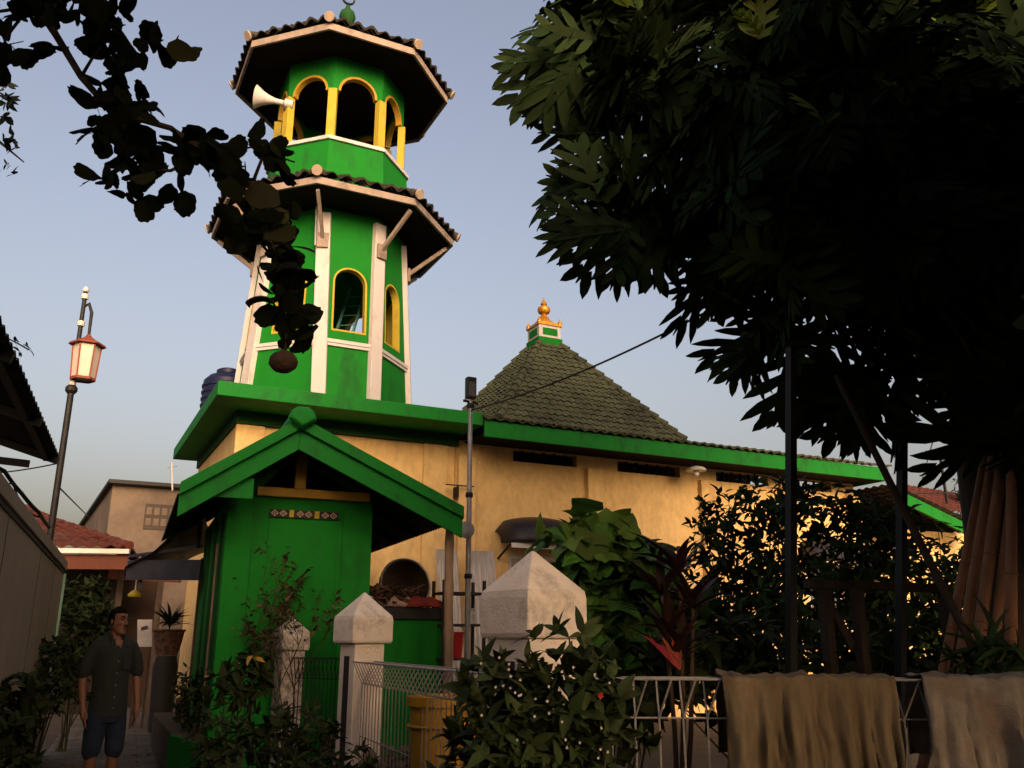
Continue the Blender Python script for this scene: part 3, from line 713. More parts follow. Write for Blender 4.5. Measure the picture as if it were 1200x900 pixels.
# water tank behind the tower on the slab
tk_c = Vector((2.50, 17.4, 5.31))
tk = thing('water_tank', 'navy blue ribbed water tank on the flat roof behind the tower', 'water tank', tk_c)
pf = [(.44, 0)]
for i in range(7): z = .08 + i * .13; pf += [(.46, z), (.48, z + .02), (.48, z + .06), (.46, z + .08)]
pf += [(.45, 1.02), (.36, 1.12), (.22, 1.18)]
MB().lathe(pf, (0, 0, 0), 20).build('barrel', M['tankblue'], tk, world=False, smooth=30)
MB().lathe([(.23, 1.181), (.23, 1.25), (.18, 1.28)], (0, 0, 0), 16).build('lid', M['tankblue'], tk, world=False, smooth=30)

# ================================================================== green gatehouse
kk = thing('gatehouse', 'green kiosk with asymmetric green gable roof and patterned tile band', 'gatehouse', O_K, RK)
def kb(x0, x1, y0, y1, z0, z1): return MB().box(x0, x1, y0, y1, z0, z1)
RX, RZ = .60, 3.74; LX, LZ = -.58, 2.94; QX, QZ = 2.52, 2.86      # ridge, left eave, right eave
zr = lambda x: RZ + (x - RX) * ((RZ - LZ) / (RX - LX) if x < RX else (QZ - RZ) / (QX - RX))
fm0 = lambda x, z, d: Vector((x, d, z))
kb(0, 1.64, 0, .12, 0, 3.04).build('front_wall', M['green'], kk, world=False)
kb(.0, .12, .121, 3.6, 0, 3.04).build('side_wall', M['green'], kk, world=False)
kb(1.52, 1.64, .121, 3.6, 0, 3.04).build('side_wall', M['green'], kk, world=False)
kb(.121, 1.519, 3.48, 3.6, 0, 3.04).build('rear_wall', M['green'], kk, world=False)
kb(-.02, .27, -.025, -.001, 0, 2.86).build('corner_board', M['green'], kk, world=False, bevel=.006)
kb(1.30, 1.655, -.022, -.001, 0, 2.95).build('corner_board', M['green'], kk, world=False, bevel=.006)
dpn = kb(.44, 1.24, -.018, -.001, .45, 2.80).build('door_panel', M['green'], kk, world=False, bevel=.006)
# side wall ribs seen edge-on from the alley
for y in (.5, 1.4, 2.3): kb(-.035, -.001, y, y + .10, .45, 2.9).build('rib', M['green_dark'], kk, world=False)
kb(-.055, -.036, .62, .65, .45, 2.55).build('pale_strip', M['bamboo_pale'], kk, world=False)
# patterned tile band
bd = kb(.44, 1.24, -.030, -.019, 2.815, 2.905).build('tile_band', M['ink'], kk, world=False)
w_ = MB(); yb = -.034
for i in range(8):
    cx = .50 + i * .097
    if i in (2, 5): continue
    for s in (1,):
        o_ = [(cx - .045, 2.86), (cx, 2.90), (cx + .045, 2.86), (cx, 2.82)]; q_ = [(cx - .028, 2.86), (cx, 2.885), (cx + .028, 2.86), (cx, 2.835)]
        w_.poly(o_, [q_], lambda x, z, d: Vector((x, yb + d, z)), .004); w_.poly([(cx - .013, 2.86), (cx, 2.872), (cx + .013, 2.86), (cx, 2.848)], [], lambda x, z, d: Vector((x, yb + d, z)), .004)
w_.build('band_pattern', M['ridge_end'], bd, world=False)
MB().box(.667, .717, -.035, -.031, 2.818, 2.902).box(.958, 1.012, -.035, -.031, 2.818, 2.902).build('band_square', M['yellow'], bd, world=False)
# truss
kb(.28, 1.60, -.08, -.0, 3.045, 3.15).build('tie_beam', M['ochre'], kk, world=False, bevel=.008)
kb(.70, .83, -.07, -.0, 3.151, 3.56).build('king_post', M['ochre'], kk, world=False, bevel=.008)
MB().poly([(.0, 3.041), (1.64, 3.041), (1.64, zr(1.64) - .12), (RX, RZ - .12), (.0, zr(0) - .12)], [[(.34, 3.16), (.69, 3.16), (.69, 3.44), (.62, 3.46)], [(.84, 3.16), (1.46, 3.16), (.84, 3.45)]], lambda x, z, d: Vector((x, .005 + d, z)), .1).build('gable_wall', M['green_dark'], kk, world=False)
# roof: sheets, fascias
Y0, Y1 = -.80, 3.9; TH_ = .05
def slope(xa, xb, name, m):
    mb = MB(); n = 44; vs = []
    for i in range(n * 3 + 1):
        y = Y0 + .03 + (Y1 - Y0 - .03) * i / (n * 3); w = .014 * cos(2 * pi * i / 3 * 1.0)
        for x in (xa, xb): vs.append((x, y, zr(x) - .04 + w)); 
    fs = [(2 * i, 2 * i + 2, 2 * i + 3, 2 * i + 1) for i in range(n * 3)]
    o = mb.add(vs, fs).build(name, m, kk, world=False); so2 = o.modifiers.new('t', 'SOLIDIFY'); so2.thickness = .012
    return o
slope(LX - .02, RX - .001, 'roof_sheet', M['rust']); slope(RX + .001, QX + .03, 'roof_sheet', M['rust'])
def gable_board(y0, y1, o0, o1, name):
    for xa, xb in ((LX, RX), (RX, QX)):
        MB().hexa([(xa, y0, zr(xa) - o1), (xb, y0, zr(xb) - o1), (xb, y0, zr(xb) - o0), (xa, y0, zr(xa) - o0)],
                  [(xa, y1, zr(xa) - o1), (xb, y1, zr(xb) - o1), (xb, y1, zr(xb) - o0), (xa, y1, zr(xa) - o0)]).build(name, M['green_roof'], kk, world=False, bevel=.006)
gable_board(Y0 - .02, Y0 + .02, .06, .28, 'bargeboard')
gable_board(Y0 - .075, Y0 + .12, -.075, .058, 'verge_capping')
MB().poly([(-.58, 2.66), (.16, 2.66), (.16, 3.1), (.1, 3.13)], [], lambda x, z, d: Vector((x, Y0 + .06 + d, z)), .03) if False else None
MB().hexa([(-.30, Y0 + .05, 2.90), (.16, Y0 + .05, 2.90), (.16, Y0 + .05, 3.12), (.02, Y0 + .05, 3.10)], [(-.30, Y0 + .09, 2.90), (.16, Y0 + .09, 2.90), (.16, Y0 + .09, 3.12), (.02, Y0 + .09, 3.10)]).build('return_board', M['green_roof'], kk, world=False)
rc = MB().tube([(RX, Y0 - .10, RZ + .055), (RX, Y1, RZ + .055)], [.125, .125], 14).build('ridge_cap', M['green_roof'], kk, world=False, smooth=50)
MB().loft([[Vector((RX + x * q, Y0 - .12, RZ + .055 + z * q)) for x, z in ((-.17, -.02), (-.13, .08), (-.06, .135), (.06, .135), (.13, .08), (.17, -.02), (0, -.14))] for q in (1,)] + [[Vector((RX + x * .75, Y0 - .19, RZ + .055 + z * .7)) for x, z in ((-.17, -.02), (-.13, .08), (-.06, .135), (.06, .135), (.13, .08), (.17, -.02), (0, -.14))]]).build('ridge_knob', M['green_roof'], kk, world=False, bevel=.02)
rf = MB()
for y in (-.4, .6, 1.6, 2.6, 3.5):
    for xa, xb in ((LX + .1, RX), (RX, QX - .1)): rf.bar((xa, y, zr(xa) - .13), (xb, y, zr(xb) - .13), .06, .09)
rf.build('rafter', M['soffit'], kk, world=False)
# dark cover hanging from the left eave
tp_ = thing('tarpaulin', 'black tarpaulin awning stretched beside the gatehouse over the alley', 'awning', K(-.3, 2.5, 2.6), RK)
q0, q1, q2, q3 = D(236, 592, 12.3), D(146, 664, 13.2), D(146, 676, 14.8), D(250, 640, 14.6)
q4, q5 = D(236, 668, 12.4), D(150, 668, 13.3)
vs = []; n = 10
for i in range(n + 1):
    for j in range(n + 1):
        a = q0.lerp(q1, i / n); b = q3.lerp(q2, i / n); p_ = a.lerp(b, j / n); p_ = p_ + Vector((0, 0, -.18 * sin(pi * i / n) * (.6 + .4 * sin(pi * j / n)) + .02 * sin(5 * i + 3 * j))); vs.append(p_)
o = MB().add(vs, [(i * (n + 1) + j, (i + 1) * (n + 1) + j, (i + 1) * (n + 1) + j + 1, i * (n + 1) + j + 1) for i in range(n) for j in range(n)]).build('sheet', M['canopy'], tp_, smooth=60)
o.modifiers.new('t', 'SOLIDIFY').thickness = .01
f_ = MB(); f_.bar(q5, q4, .05, .28); f_.bar(q5 + Vector((0, 0, .2)), D(236, 640, 12.4), .04, .04); f_.build('valance', M['canopy'], tp_)
for q in (D(236, 600, 12.4), D(168, 650, 13.2), D(200, 630, 14.5)): MB().bar(q, (q.x, q.y, q.z - .5), .05, .05).build('hanger', M['iron'], tp_)
bq = D(234, 750, 14.3)
bp = thing('brick_pier', 'brown pier under the dark awning at the end of the terrace', 'pier', (bq.x, bq.y, 0), RK)
MB().box(-.10, .10, -.10, .10, 0.601, 2.7).build('shaft', M['platform'], bp, world=False, bevel=.01); MB().box(-.26, .16, -.16, .16, 0.0, .60).build('plinth', M['platform'], bp, world=False, bevel=.01)

# ================================================================== counter with clutter beside the gatehouse
ct = thing('counter', 'low green counter with black top standing beside the gatehouse', 'counter', K(2.42, .8, 0), RK)
MB().box(-.52, .48, 0, .7, 0, 1.70).build('base', M['green'], ct, world=False, bevel=.01)
MB().box(-.58, .52, -.05, .75, 1.701, 1.85).build('top', M['black'], ct, world=False, bevel=.012)
ctop = 1.851
def CW(x, y, z): return MK @ Vector((2.42 + x, .8 + y, ctop + z))
wk = thing('rattan_basket', 'big dark round basket with pale rim tipped on its side on the counter', 'basket', CW(.05, .35, 0), RK)
Rb = Matrix.Rotation(radians(78), 3, 'X') @ Matrix.Identity(3)
cb = CW(.02, .40, .31)
pf = [(.36 * cos(a), -.30 * sin(a)) for a in [pi / 2 * i / 9 * .98 for i in range(10)]][::-1]
pf2 = [(.335 * cos(a), -.275 * sin(a)) for a in [pi / 2 * i / 9 * .98 for i in range(10)]]
bk = MB().lathe([(r, z) for r, z in pf] + [(r, z) for r, z in pf2], cb, 26, Rb).build('bowl', M['basket'], wk, smooth=60)
rm = MB(); rm.tube([cb + Rb @ Vector((.348 * cos(2 * pi * i / 36), .348 * sin(2 * pi * i / 36), .004)) for i in range(37)], .016, 8, cap=False); rm.build('rim', M['rim'], wk, smooth=80)
def rag(name, label, cat, c, rx, ry, h, m, seed, rz=0):
    R_ = random.Random(seed); n = 14; vs = []
    for i in range(n + 1):
        for j in range(n + 1):
            u, w = i / n * 2 - 1, j / n * 2 - 1
            e = max(0, 1 - max(abs(u), abs(w)) ** 3)
            z = h * e * (.55 + .45 * noise.noise(Vector((u * 2.2 + seed, w * 2.2, seed * .7)))) + .02 * noise.noise(Vector((u * 6, w * 6, seed))) + .012
            q = Vector((rx * u * (1 + .15 * noise.noise(Vector((w * 2, seed, 1)))), ry * w * (1 + .15 * noise.noise(Vector((u * 2, seed, 4)))), max(.004, z)))
            vs.append(Vector(c) + Matrix.Rotation(rz, 3, 'Z') @ q)
    o = MB().add(vs, [(i * (n + 1) + j, (i + 1) * (n + 1) + j, (i + 1) * (n + 1) + j + 1, i * (n + 1) + j + 1) for i in range(n) for j in range(n)]).build(name, m, loc=c, smooth=60)
    o.modifiers.new('t', 'SOLIDIFY').thickness = .006
    return tag(o, label, cat)
rag('red_rag', 'crumpled red cloth lying on the black counter top', 'cloth', CW(.20, .06, 0), .30, .14, .19, M['ragred'], 3, .2)
rag('pale_rag', 'crumpled pale cloth under the tipped basket on the counter', 'cloth', CW(-.14, .08, 0), .22, .10, .20, M['ragpale'], 5)
sc = MB(); R_ = random.Random(4)
for i in range(110):
    c = CW(R_.uniform(-.5, .1), R_.uniform(0, .6), R_.uniform(.02, .26)); a = R_.uniform(0, 3.1); l_ = R_.uniform(.08, .24)
    d = Vector((cos(a), sin(a), R_.uniform(-.5, .5))) * l_; sc.bar(c - d / 2, c + d / 2, R_.uniform(.02, .05), R_.uniform(.012, .03))
tag(sc.build('wood_scraps', M['ragbrown'], loc=CW(-.2, .3, 0)), 'heap of brown wood scraps on the left of the black counter', 'scrap wood', kind='stuff')

# poles by the counter
mp = thing('lamp_pole', 'thin grey metal pole with floodlight on top in front of the cream wall', 'lamp pole', D(548, 775, 11) * Vector((1, 1, 0)) if False else (4.48, 10.06, 0))
MB().tube([(4.48, 10.06, 0), (4.48, 10.06, 2.4), (4.48, 10.06, 4.42)], [.036, .034, .028], 12).build('shaft', M['galv'], mp, smooth=50)
fp = Vector((4.48, 10.06, 4.58))
MB().box(fp.x - .065, fp.x + .065, fp.y - .05, fp.y + .05, fp.z - .13, fp.z + .16).build('floodlight', M['iron'], mp, bevel=.012)
MB().box(fp.x - .048, fp.x + .048, fp.y - .056, fp.y - .051, fp.z - .10, fp.z + .09).build('lens', M['lampglass'], mp)
MB().bar((fp.x - .10, fp.y, 4.42), (fp.x + .10, fp.y, 4.40), .03, .03).build('crossbar', M['iron'], mp)
for zc in (4.36, 3.2, 2.2): MB().lathe([(.045, -.03), (.05, 0), (.045, .03)], (4.48, 10.06, zc), 12).build('clamp', M['iron'], mp)
dk = D(546, 621, 10.85)
Rd = Matrix.Rotation(radians(90), 3, 'X')
tag(MB().lathe([(.10, 0), (.105, .01), (.105, .03), (.09, .035)], dk, 20, Rd).build('round_plate', M['lampglass'] if False else M['galv'], loc=dk, smooth=40), 'small round pale disc fixed to the thin grey pole', 'disc')
bb = Vector((4.08, 9.69, 0))
bz = MB(); pts = []; rad = []
for i in range(28): z = 2.74 * i / 27; pts.append(bb + Vector((.012 * sin(z * 2), 0, z))); rad.append(.052 + (.008 if i % 5 == 0 else 0))
tag(bz.tube(pts, rad, 12).build('bamboo_post', M['bamboo_pale'], loc=bb, smooth=50), 'upright pale bamboo post beside the thin grey pole', 'post')
for lab, c, w, zt_, lean in (('silver corrugated metal sheet leaning on cream wall right of the grey pole', Vector((6.55, 13.6, 0)), .50, 2.95, .6), ('narrow silver corrugated sheet leaning on cream wall between bamboo post and grey pole', Vector((5.92, 13.6, 0)), .40, 2.95, .6)):
    vs = []; n = 64; 
    for i in range(n + 1):
        x = -w / 2 + w * i / n; y = .026 * cos(2 * pi * x / .10)
        for q in range(7): vs.append((x + .01 * sin(q * 2 + i * .1), y + lean * q / 6, zt_ * q / 6))
    o = MB().add(vs, [(i * 7 + q, (i + 1) * 7 + q, (i + 1) * 7 + q + 1, i * 7 + q + 1) for i in range(n) for q in range(6)]).build('metal_sheet', M['sheet'], loc=(0, 0, 0), smooth=80)
    o.location = c; o.modifiers.new('t', 'SOLIDIFY').thickness = .002; tag(o, lab, 'metal sheet', 'corrugated sheets leaning on the cream wall')
sh = thing('shelf_rack', 'dark shelf with small things between bamboo post and metal sheets', 'shelf', (4.75, 10.9, 0))
for z in (1.2, 1.62, 2.02): MB().box(4.45, 5.05, 10.75, 11.15, z, z + .03).build('shelf_board', M['wood'], sh)
for x, y in ((4.46, 10.77), (5.03, 10.77), (4.46, 11.13), (5.03, 11.13)): MB().box(x - .018, x + .018, y - .018, y + .018, 0, 2.2).build('upright', M['wood'], sh)
bkt = thing('bucket', 'red plastic bucket behind the thin grey pole', 'bucket', (4.66, 10.9, 1.231))
MB().lathe([(.11, 0), (.14, .30), (.155, .30), (.155, .32), (.135, .32), (.105, .02)], (0, 0, 0), 20).build('pail', M['bucketred'], bkt, world=False, smooth=40)
hd = MB().tube([(.15 * cos(pi * i / 10), -.03, .30 + .10 * sin(pi * i / 10)) for i in range(11)], .006, 6).build('handle', M['galv'], bkt, world=False)
tag(MB().lathe([(.05, 0), (.055, .12), (.02, .16), (.02, .2)], (4.92, 10.9, 1.651), 12).build('bottle', M['lampwhite'], loc=(4.92, 10.9, 1.651), smooth=40), 'white bottle on the dark shelf between bamboo post and metal sheets', 'bottle')

# ================================================================== gate posts with pyramid caps
def post(label, c, s, zt, rz, capm, capw, shaft_z0=0):
    t = thing('gate_post', label, 'post', c, rz, 'white concrete fence posts with pointed caps')
    zc = zt - capw * 1.12; zs = zc + capw * .55; h = s / 2; k = capw / 2
    b = MB().box(-h, h, -h, h, 0, zc)
    b.build('shaft', capm, t, world=False, bevel=.012)
    MB().loft([[Vector((x * k * q, y * k * q, z)) for x, y in ((-1, -1), (1, -1), (1, 1), (-1, 1))] for q, z in ((.96, zc + .001), (1, zc + .03), (1, zs - .02), (.97, zs + .02), (.12, zt - .02), (.05, zt))]).build('cap', capm, t, world=False, bevel=.02)
    if capm is M['cap']:
        MB().box(-h - .003, -h + .001, -h * .35, h * .35, .3, zc - .12).build('slot', M['ink'], t, world=False)
    return t
post('large white post with smooth pointed cap behind the leafy bush', (2.46, 4.60, 0), .38, 1.95, radians(12), M['cap'], .44)
post('white post with clean pointed cap standing free at the end of the wire fence', (2.84, 8.99, 0), .33, 1.92, radians(10), M['cap'], .45)
post('small lichen spotted post before the green gatehouse', (2.50, 10.70, 0) if False else (2.36, 10.05, 0), .25, 1.70, radians(8), M['cap_dirty'], .32)

# ================================================================== wire fences with folded triangular tops
def brc(label, a, b, h=1.24, m=M['wire'], step=.11, posts=True, roll=.11):
    a, b = Vector(a), Vector(b); L = (b - a).length; t = thing('wire_fence', label, 'fence', a.lerp(b, .5), 0, 'wire fences with folded tops')
    d = (b - a).normalized(); nn = Vector((-d.y, d.x, 0)); mb = MB(); zl = h - .20
    n = int(L / step)
    for i in range(n + 1):
        p_ = a + d * (i * step); mb.tube([p_ + Vector((0, 0, .06)), p_ + Vector((0, 0, zl)), p_ + nn * roll + Vector((0, 0, h)), p_ + d * step * .5 - nn * roll + Vector((0, 0, h)), p_ + d * step * .0 + Vector((0, 0, zl))], .0058, 5)
    for z in (.12, .56, zl): mb.tube([a + Vector((0, 0, z)) + nn * .009, b + Vector((0, 0, z)) + nn * .009], .0058, 5)
    for s in (-1, 1): mb.tube([a + nn * roll * s + Vector((0, 0, h + .006)), b + nn * roll * s + Vector((0, 0, h + .006))], .0065, 5)
    mb.build('mesh_panel', m, t)
    if posts:
        for q in np.linspace(0, 1, max(2, int(L / 2.2) + 1)): 
            p_ = a.lerp(b, float(q)); MB().tube([p_ - nn * .03, p_ - nn * .03 + Vector((0, 0, h + .02))], .022, 8).build('post', m, t, smooth=50)
    return t
brc('grey wire fence running along the yard between the two white posts', (2.78, 8.75, 0), (2.52, 4.85, 0), posts=False)
brc('grey wire fence in front carrying the hanging cloths', (2.70, 4.42, 0), (6.4, 2.15, 0), step=.13)
brc('short dark wire fence before the gatehouse beside the lichen spotted post', (2.40, 9.9, 0), (2.80, 9.2, 0), h=1.26, m=M['iron'], step=.06, posts=False, roll=.06)

# cloths over the fence
def cloth(label, u0, u1, zb, m, seed, zt=1.272):
    fa, fb = Vector((2.70, 4.42, 0)), Vector((6.4, 2.15, 0)); d = (fb - fa).normalized(); nn = Vector((-d.y, d.x, 0))
    if nn.dot(fa) > 0: nn = -nn      # towards the camera
    na, nb = 96, 70; vs = []; Lf = 1.05; Lb = .55
    for i in range(na + 1):
        x = u0 + (u1 - u0) * i / na
        for j in range(nb + 1):
            s = -Lb + (Lf + Lb) * j / nb
            edge = .125
            if s > edge: o_ = edge + .012; z = zt - (s - edge)
            elif s < -edge: o_ = -edge - .012; z = zt + (s + edge)
            else: o_ = s; z = zt
            dn = max(0, abs(s) - edge); P_ = Vector((x * 3.2 + seed, s * .5, seed))
            fold = noise.noise(Vector((x * 7.5 + seed, s * .35, seed))) * .9 + noise.noise(Vector((x * 13 + seed, s * .4, seed + 3))) * .3
            fold += .22 * (1 - min(1, abs(noise.noise(Vector((x * 10 + seed, s * 1.3 + x * 2, seed + 11)))) * 5)) + .18 * noise.noise(Vector((x * 30, s * 6, seed)))
            amp = .095 * min(1, dn / .30)
            o_ += (1 if s > 0 else -1) * (abs(fold) * amp * 1.6 + .006)
            if abs(s) <= edge + .02: z += .022 * noise.noise(Vector((x * 11 + seed, s * 9, 2))) + .014 * noise.noise(Vector((x * 28, s * 21, seed)))
            z += .010 * noise.noise(Vector((x * 9, s * 9, seed + 7))) - (.03 * (1 - cos(2 * pi * i / na * 2)) * .2)
            xx = x + .03 * noise.noise(Vector((x * 3, s * 2.2, seed + 5))) * min(1, dn / .2)
            if s > 0: z = max(z, zb + .05 * noise.noise(Vector((x * 4, seed, 1)))) if j == nb else z
            q = fa + d * xx + nn * o_; vs.append(Vector((q.x, q.y, z)))
    o = MB().add(vs, [(i * (nb + 1) + j, (i + 1) * (nb + 1) + j, (i + 1) * (nb + 1) + j + 1, i * (nb + 1) + j + 1) for i in range(na) for j in range(nb)]).build('hanging_cloth', m, loc=fa + d * ((u0 + u1) / 2) + Vector((0, 0, 1.27)), smooth=80)
    o.modifiers.new('t', 'SOLIDIFY').thickness = .003
    return tag(o, label, 'cloth', 'cloths drying on the wire fence')
cloth('faded tan cloth hanging over the wire fence in long folds', .72, 1.62, .3, M['cloth_tan'], 1.3)
cloth('greyish stained cloth hanging over the wire fence at the frame edge', 1.76, 3.2, .3, M['cloth_grey'], 8.1)

# yellow tub and rubble behind the fence
yb_ = thing('tub', 'yellow ochre plastic tub standing behind the wire fence', 'tub', at0(526, 7.5))
MB().lathe([(.27, 0), (.30, .95), (.33, .95), (.33, 1.02), (.29, 1.02), (.26, .1)], (0, 0, 0), 22).build('body', M['bucketyellow'], yb_, world=False, smooth=40)
MB().tube([(.31 * cos(2 * pi * i / 24), .31 * sin(2 * pi * i / 24), .80) for i in range(25)], .014, 6, cap=False).build('hoop', M['bucketyellow'], yb_, world=False)
rb = MB(); R_ = random.Random(9)
for i in range(260):
    x, y = R_.gauss(2.95, .35), R_.uniform(7.6, 10.4); hgt = .5 * exp(-((x - 3.1) / .5) ** 2); z = R_.uniform(0, hgt); s = R_.uniform(.03, .10)
    rb.loft([[Vector((x + s * q * cos(a + z * 9) * R_.uniform(.7, 1.2), y + s * q * sin(a + z * 9) * R_.uniform(.7, 1.2), z + w * s)) for a in (0, 1.3, 2.5, 3.8, 5)] for q, w in ((.6, -.5), (1, 0), (.5, .6))])
tag(rb.build('rubble', M['rubble'], loc=(3, 9, 0)), 'reddish rubble heaped behind the wire fence', 'rubble', kind='stuff')

# ================================================================== dark metal frame, leaning pole, workbench, bamboo poles
pf_ = thing('pergola_frame', 'dark metal pergola frame with two posts and rising arms under the big tree', 'pergola', (5.0, 4.5, 0))
for u_, va, vb_, u2, d_ in ((927, 408, 790, 927, 6.0), (1058, 432, 690, 1056, 6.5)):
    a, b = D(u2, vb_, d_), D(u_, va, d_); a = a - (b - a) * (a.z / (b - a).z); MB().bar(a, b, .056, .056, up=(1, 0, 0)).build('post', M['iron'], pf_)
for p_, q_ in ((D(932, 497, 6.03), D(1010, 484, 7.0)), (D(1060, 510, 6.6), D(1125, 495, 7.3))): MB().bar(p_, q_, .045, .05).build('arm', M['iron'], pf_)
a, b = D(980, 440, 5.9), D(1128, 735, 5.6)
tag(MB().tube([a, a.lerp(b, .4), a.lerp(b, .7), b, b + (b - a) * .55], [.022, .024, .026, .027, .027], 10).build('leaning_pole', M['wood'], loc=b, smooth=50), 'grey pole leaning diagonally against the big tree beside the frame', 'pole')
wbn = thing('timber_rack', 'rough timber rack with crossed legs behind the fence', 'rack', (5.0, 4.9, 0))
for u in (965, 1003): 
    q = D(u, 690, 6.6); MB().bar((q.x, q.y, 0), (q.x, q.y, q.z), .07, .07).build('leg', M['wood'], wbn)
q0, q1 = D(945, 684, 6.6), D(1112, 690, 7.0); MB().bar(q0, q1, .08, .06).build('top_rail', M['wood'], wbn)
q0, q1 = D(968, 700, 6.64), D(1000, 760, 6.64); MB().bar(q0, q1, .05, .05).build('brace', M['wood'], wbn)
q = D(1105, 692, 7.0); MB().bar((q.x, q.y, 0), (q.x, q.y, q.z), .07, .07).build('leg', M['wood'], wbn)
bmg = 'bamboo poles leaning against the big tree'
for i, (ub, vb, ut, vt, d, lab) in enumerate((
    (1102, 795, 1156, 530, 6.15, 'outermost brown bamboo pole leaning on the big tree trunk'),
    (1121, 795, 1167, 522, 6.05, 'second brown bamboo pole from the outside leaning on the big tree trunk'),
    (1142, 795, 1179, 515, 5.95, 'brown bamboo pole in the middle of the leaning bundle'),
    (1163, 795, 1192, 515, 5.9, 'thick brown bamboo pole near the trunk side of the leaning bundle'),
    (1186, 770, 1184, 540, 5.65, 'upright bamboo pole standing before the bundle of leaning poles'))):
    a, b = D(ub, vb, d), D(ut, vt, d + .15); dd = (b - a).normalized(); a = a - dd * (a.z / dd.z) * .97; L = (b - a).length; n = 44; pts = []; rad = []
    r0 = .036 + .006 * (i % 3)
    for k in range(n + 1):
            pts.append(a.lerp(b, k / n) + Vector((.010 * sin(k * .12 + i), .010 * cos(k * .1 + i), 0))); rr_ = r0 * (1 - .25 * k / n); rad.append(rr_)
            if k % 7 == 3:
                for e_, q_ in ((.004, 1.16), (.008, 1.18), (.012, .96)): pts.append(a.lerp(b, k / n + e_ / L) + Vector((.010 * sin(k * .12 + i), .010 * cos(k * .1 + i), 0))); rad.append(rr_ * q_)
    tag(MB().tube(pts, rad, 12).build('bamboo_pole', M['bamboo'], loc=(a.x, a.y, 0), smooth=50), lab, 'bamboo pole', bmg)

# ================================================================== plants
bl = {}
def lobes_px(L): return [(tuple(D(u, v, d)), (rx, ry, rz)) for u, v, d, rx, ry, rz in L]
tb = shrub('flowering_bush', 'tall glossy bush with tiny flowers in front of the large white post', 'bush', at0(635, 4.35),
      lobes_px([(600, 850, 4.3, .26, .25, .36), (660, 830, 4.35, .24, .22, .36), (705, 850, 4.4, .2, .2, .3), (650, 765, 4.4, .13, .13, .15), (570, 800, 4.35, .12, .12, .14), (610, 905, 4.3, .4, .3, .3), (690, 790, 4.4, .12, .12, .12), (678, 735, 4.4, .07, .07, .1)]),
      T_OB, 300, (.07, .135), M['bushleaf'], M['stem'], 26, nper=(5, 8), tilt=(25, 80), shell=.2)
fl_ = MB(); R_ = random.Random(3)
P = []; 
for i in range(70):
    q = D(R_.uniform(560, 720), R_.uniform(770, 890), R_.uniform(4.0, 4.2)); P.append(q)
def flowers(name, m, P, r):
    mb = MB()
    for q in P:
        for k in range(5):
            a = 2 * pi * k / 5 + q.x * 9; mb.add([q, q + Vector((r * cos(a - .5), -.2 * r, r * sin(a - .5))), q + Vector((1.3 * r * cos(a), -.4 * r, 1.3 * r * sin(a))), q + Vector((r * cos(a + .5), -.2 * r, r * sin(a + .5)))], [(0, 1, 2, 3)])
    return mb.build(name, m, tb, recalc=False)
flowers('white_flower', M['flower'], P[34:], .0055)['kind'] = 'stuff'; flowers('red_flower', M['flower_red'], P[32:33], .012)
shrub('leafy_vine', 'bright green large leaved vine mounded behind the large white post', 'vine', at0(710, 7.4),
      lobes_px([(690, 650, 7.2, .40, .4, .32), (735, 690, 7.2, .42, .4, .45), (660, 640, 7.2, .25, .3, .18), (760, 740, 7.2, .4, .4, .4), (720, 760, 7.2, .4, .4, .4)]), TV, 260, (.15, .27), M['vineleaf'], M['stem'], 12, nper=(2, 3), tilt=(40, 80), up=.6, shell=.6)
# cordyline with strap leaves
cd = thing('cordyline', 'dark red cordyline with long blades and one bright red shoot', 'plant', at0(785, 6.2))
P, Dd, N, S = [], [], [], []
for (u, v, n, sp) in ((790, 780, 14, .9), (775, 700, 16, 1.0), (795, 675, 16, .8), (812, 715, 14, 1.), (785, 745, 16, 1.), (800, 765, 14, 1.)):
    c = np.array(D(u, v, 6.2))
    for i in range(n):
        a = 2.4 * i; t_ = RNG.uniform(.15, 1.1); P.append(c); Dd.append([cos(a) * sin(t_) * sp, sin(a) * sin(t_) * sp, cos(t_)]); N.append([-cos(a), -sin(a), .6]); S.append(RNG.uniform(.24, .44))
leaves('blade', T_STRAP, P, Dd, N, S, M['cordyline'], cd)['kind'] = 'stuff'
c = np.array(D(797, 785, 6.05)); P, Dd, N, S = [], [], [], []
for du, sc_ in ((-.62, .30), (-.45, .24), (-.15, .22), (.02, .16)):
    v_ = Vector((.8926, -.4509, 0)) * du + Vector((0, 0, 1)); P.append(c); Dd.append(tuple(v_)); N.append((-.45, -.89, .3)); S.append(sc_)
leaves('red_blade', T_STRAP, P, Dd, N, S, M['cordyline_red'], cd)['kind'] = 'stuff'
mb = MB()
for u, v in ((775, 690), (795, 640), (812, 700)): q = D(u, v, 6.2); b = Vector(at0(785, 6.2)); mb.tube([b, b.lerp(q, .5) + Vector((.03, 0, 0)), q], [.02, .017, .014], 7)
mb.build('cane', M['twig'], cd, smooth=60)
gs = 'shrubs growing against the cream wall'
shrub('garden_shrub', 'loose dark shrub left of the front metal post letting the wall show through', 'shrub', at0(870, 9.5),
      lobes_px([(865, 625, 9.5, .55, .5, .5), (900, 590, 9.5, .5, .5, .3), (840, 690, 9.5, .5, .5, .5), (910, 680, 9.5, .6, .5, .55), (875, 740, 9.3, .8, .6, .5)]), T_OB, 804, (.085, .15), M['shrubleaf'], M['stem'], 30, nper=(3, 5), tilt=(35, 95), shell=.1, group=gs)
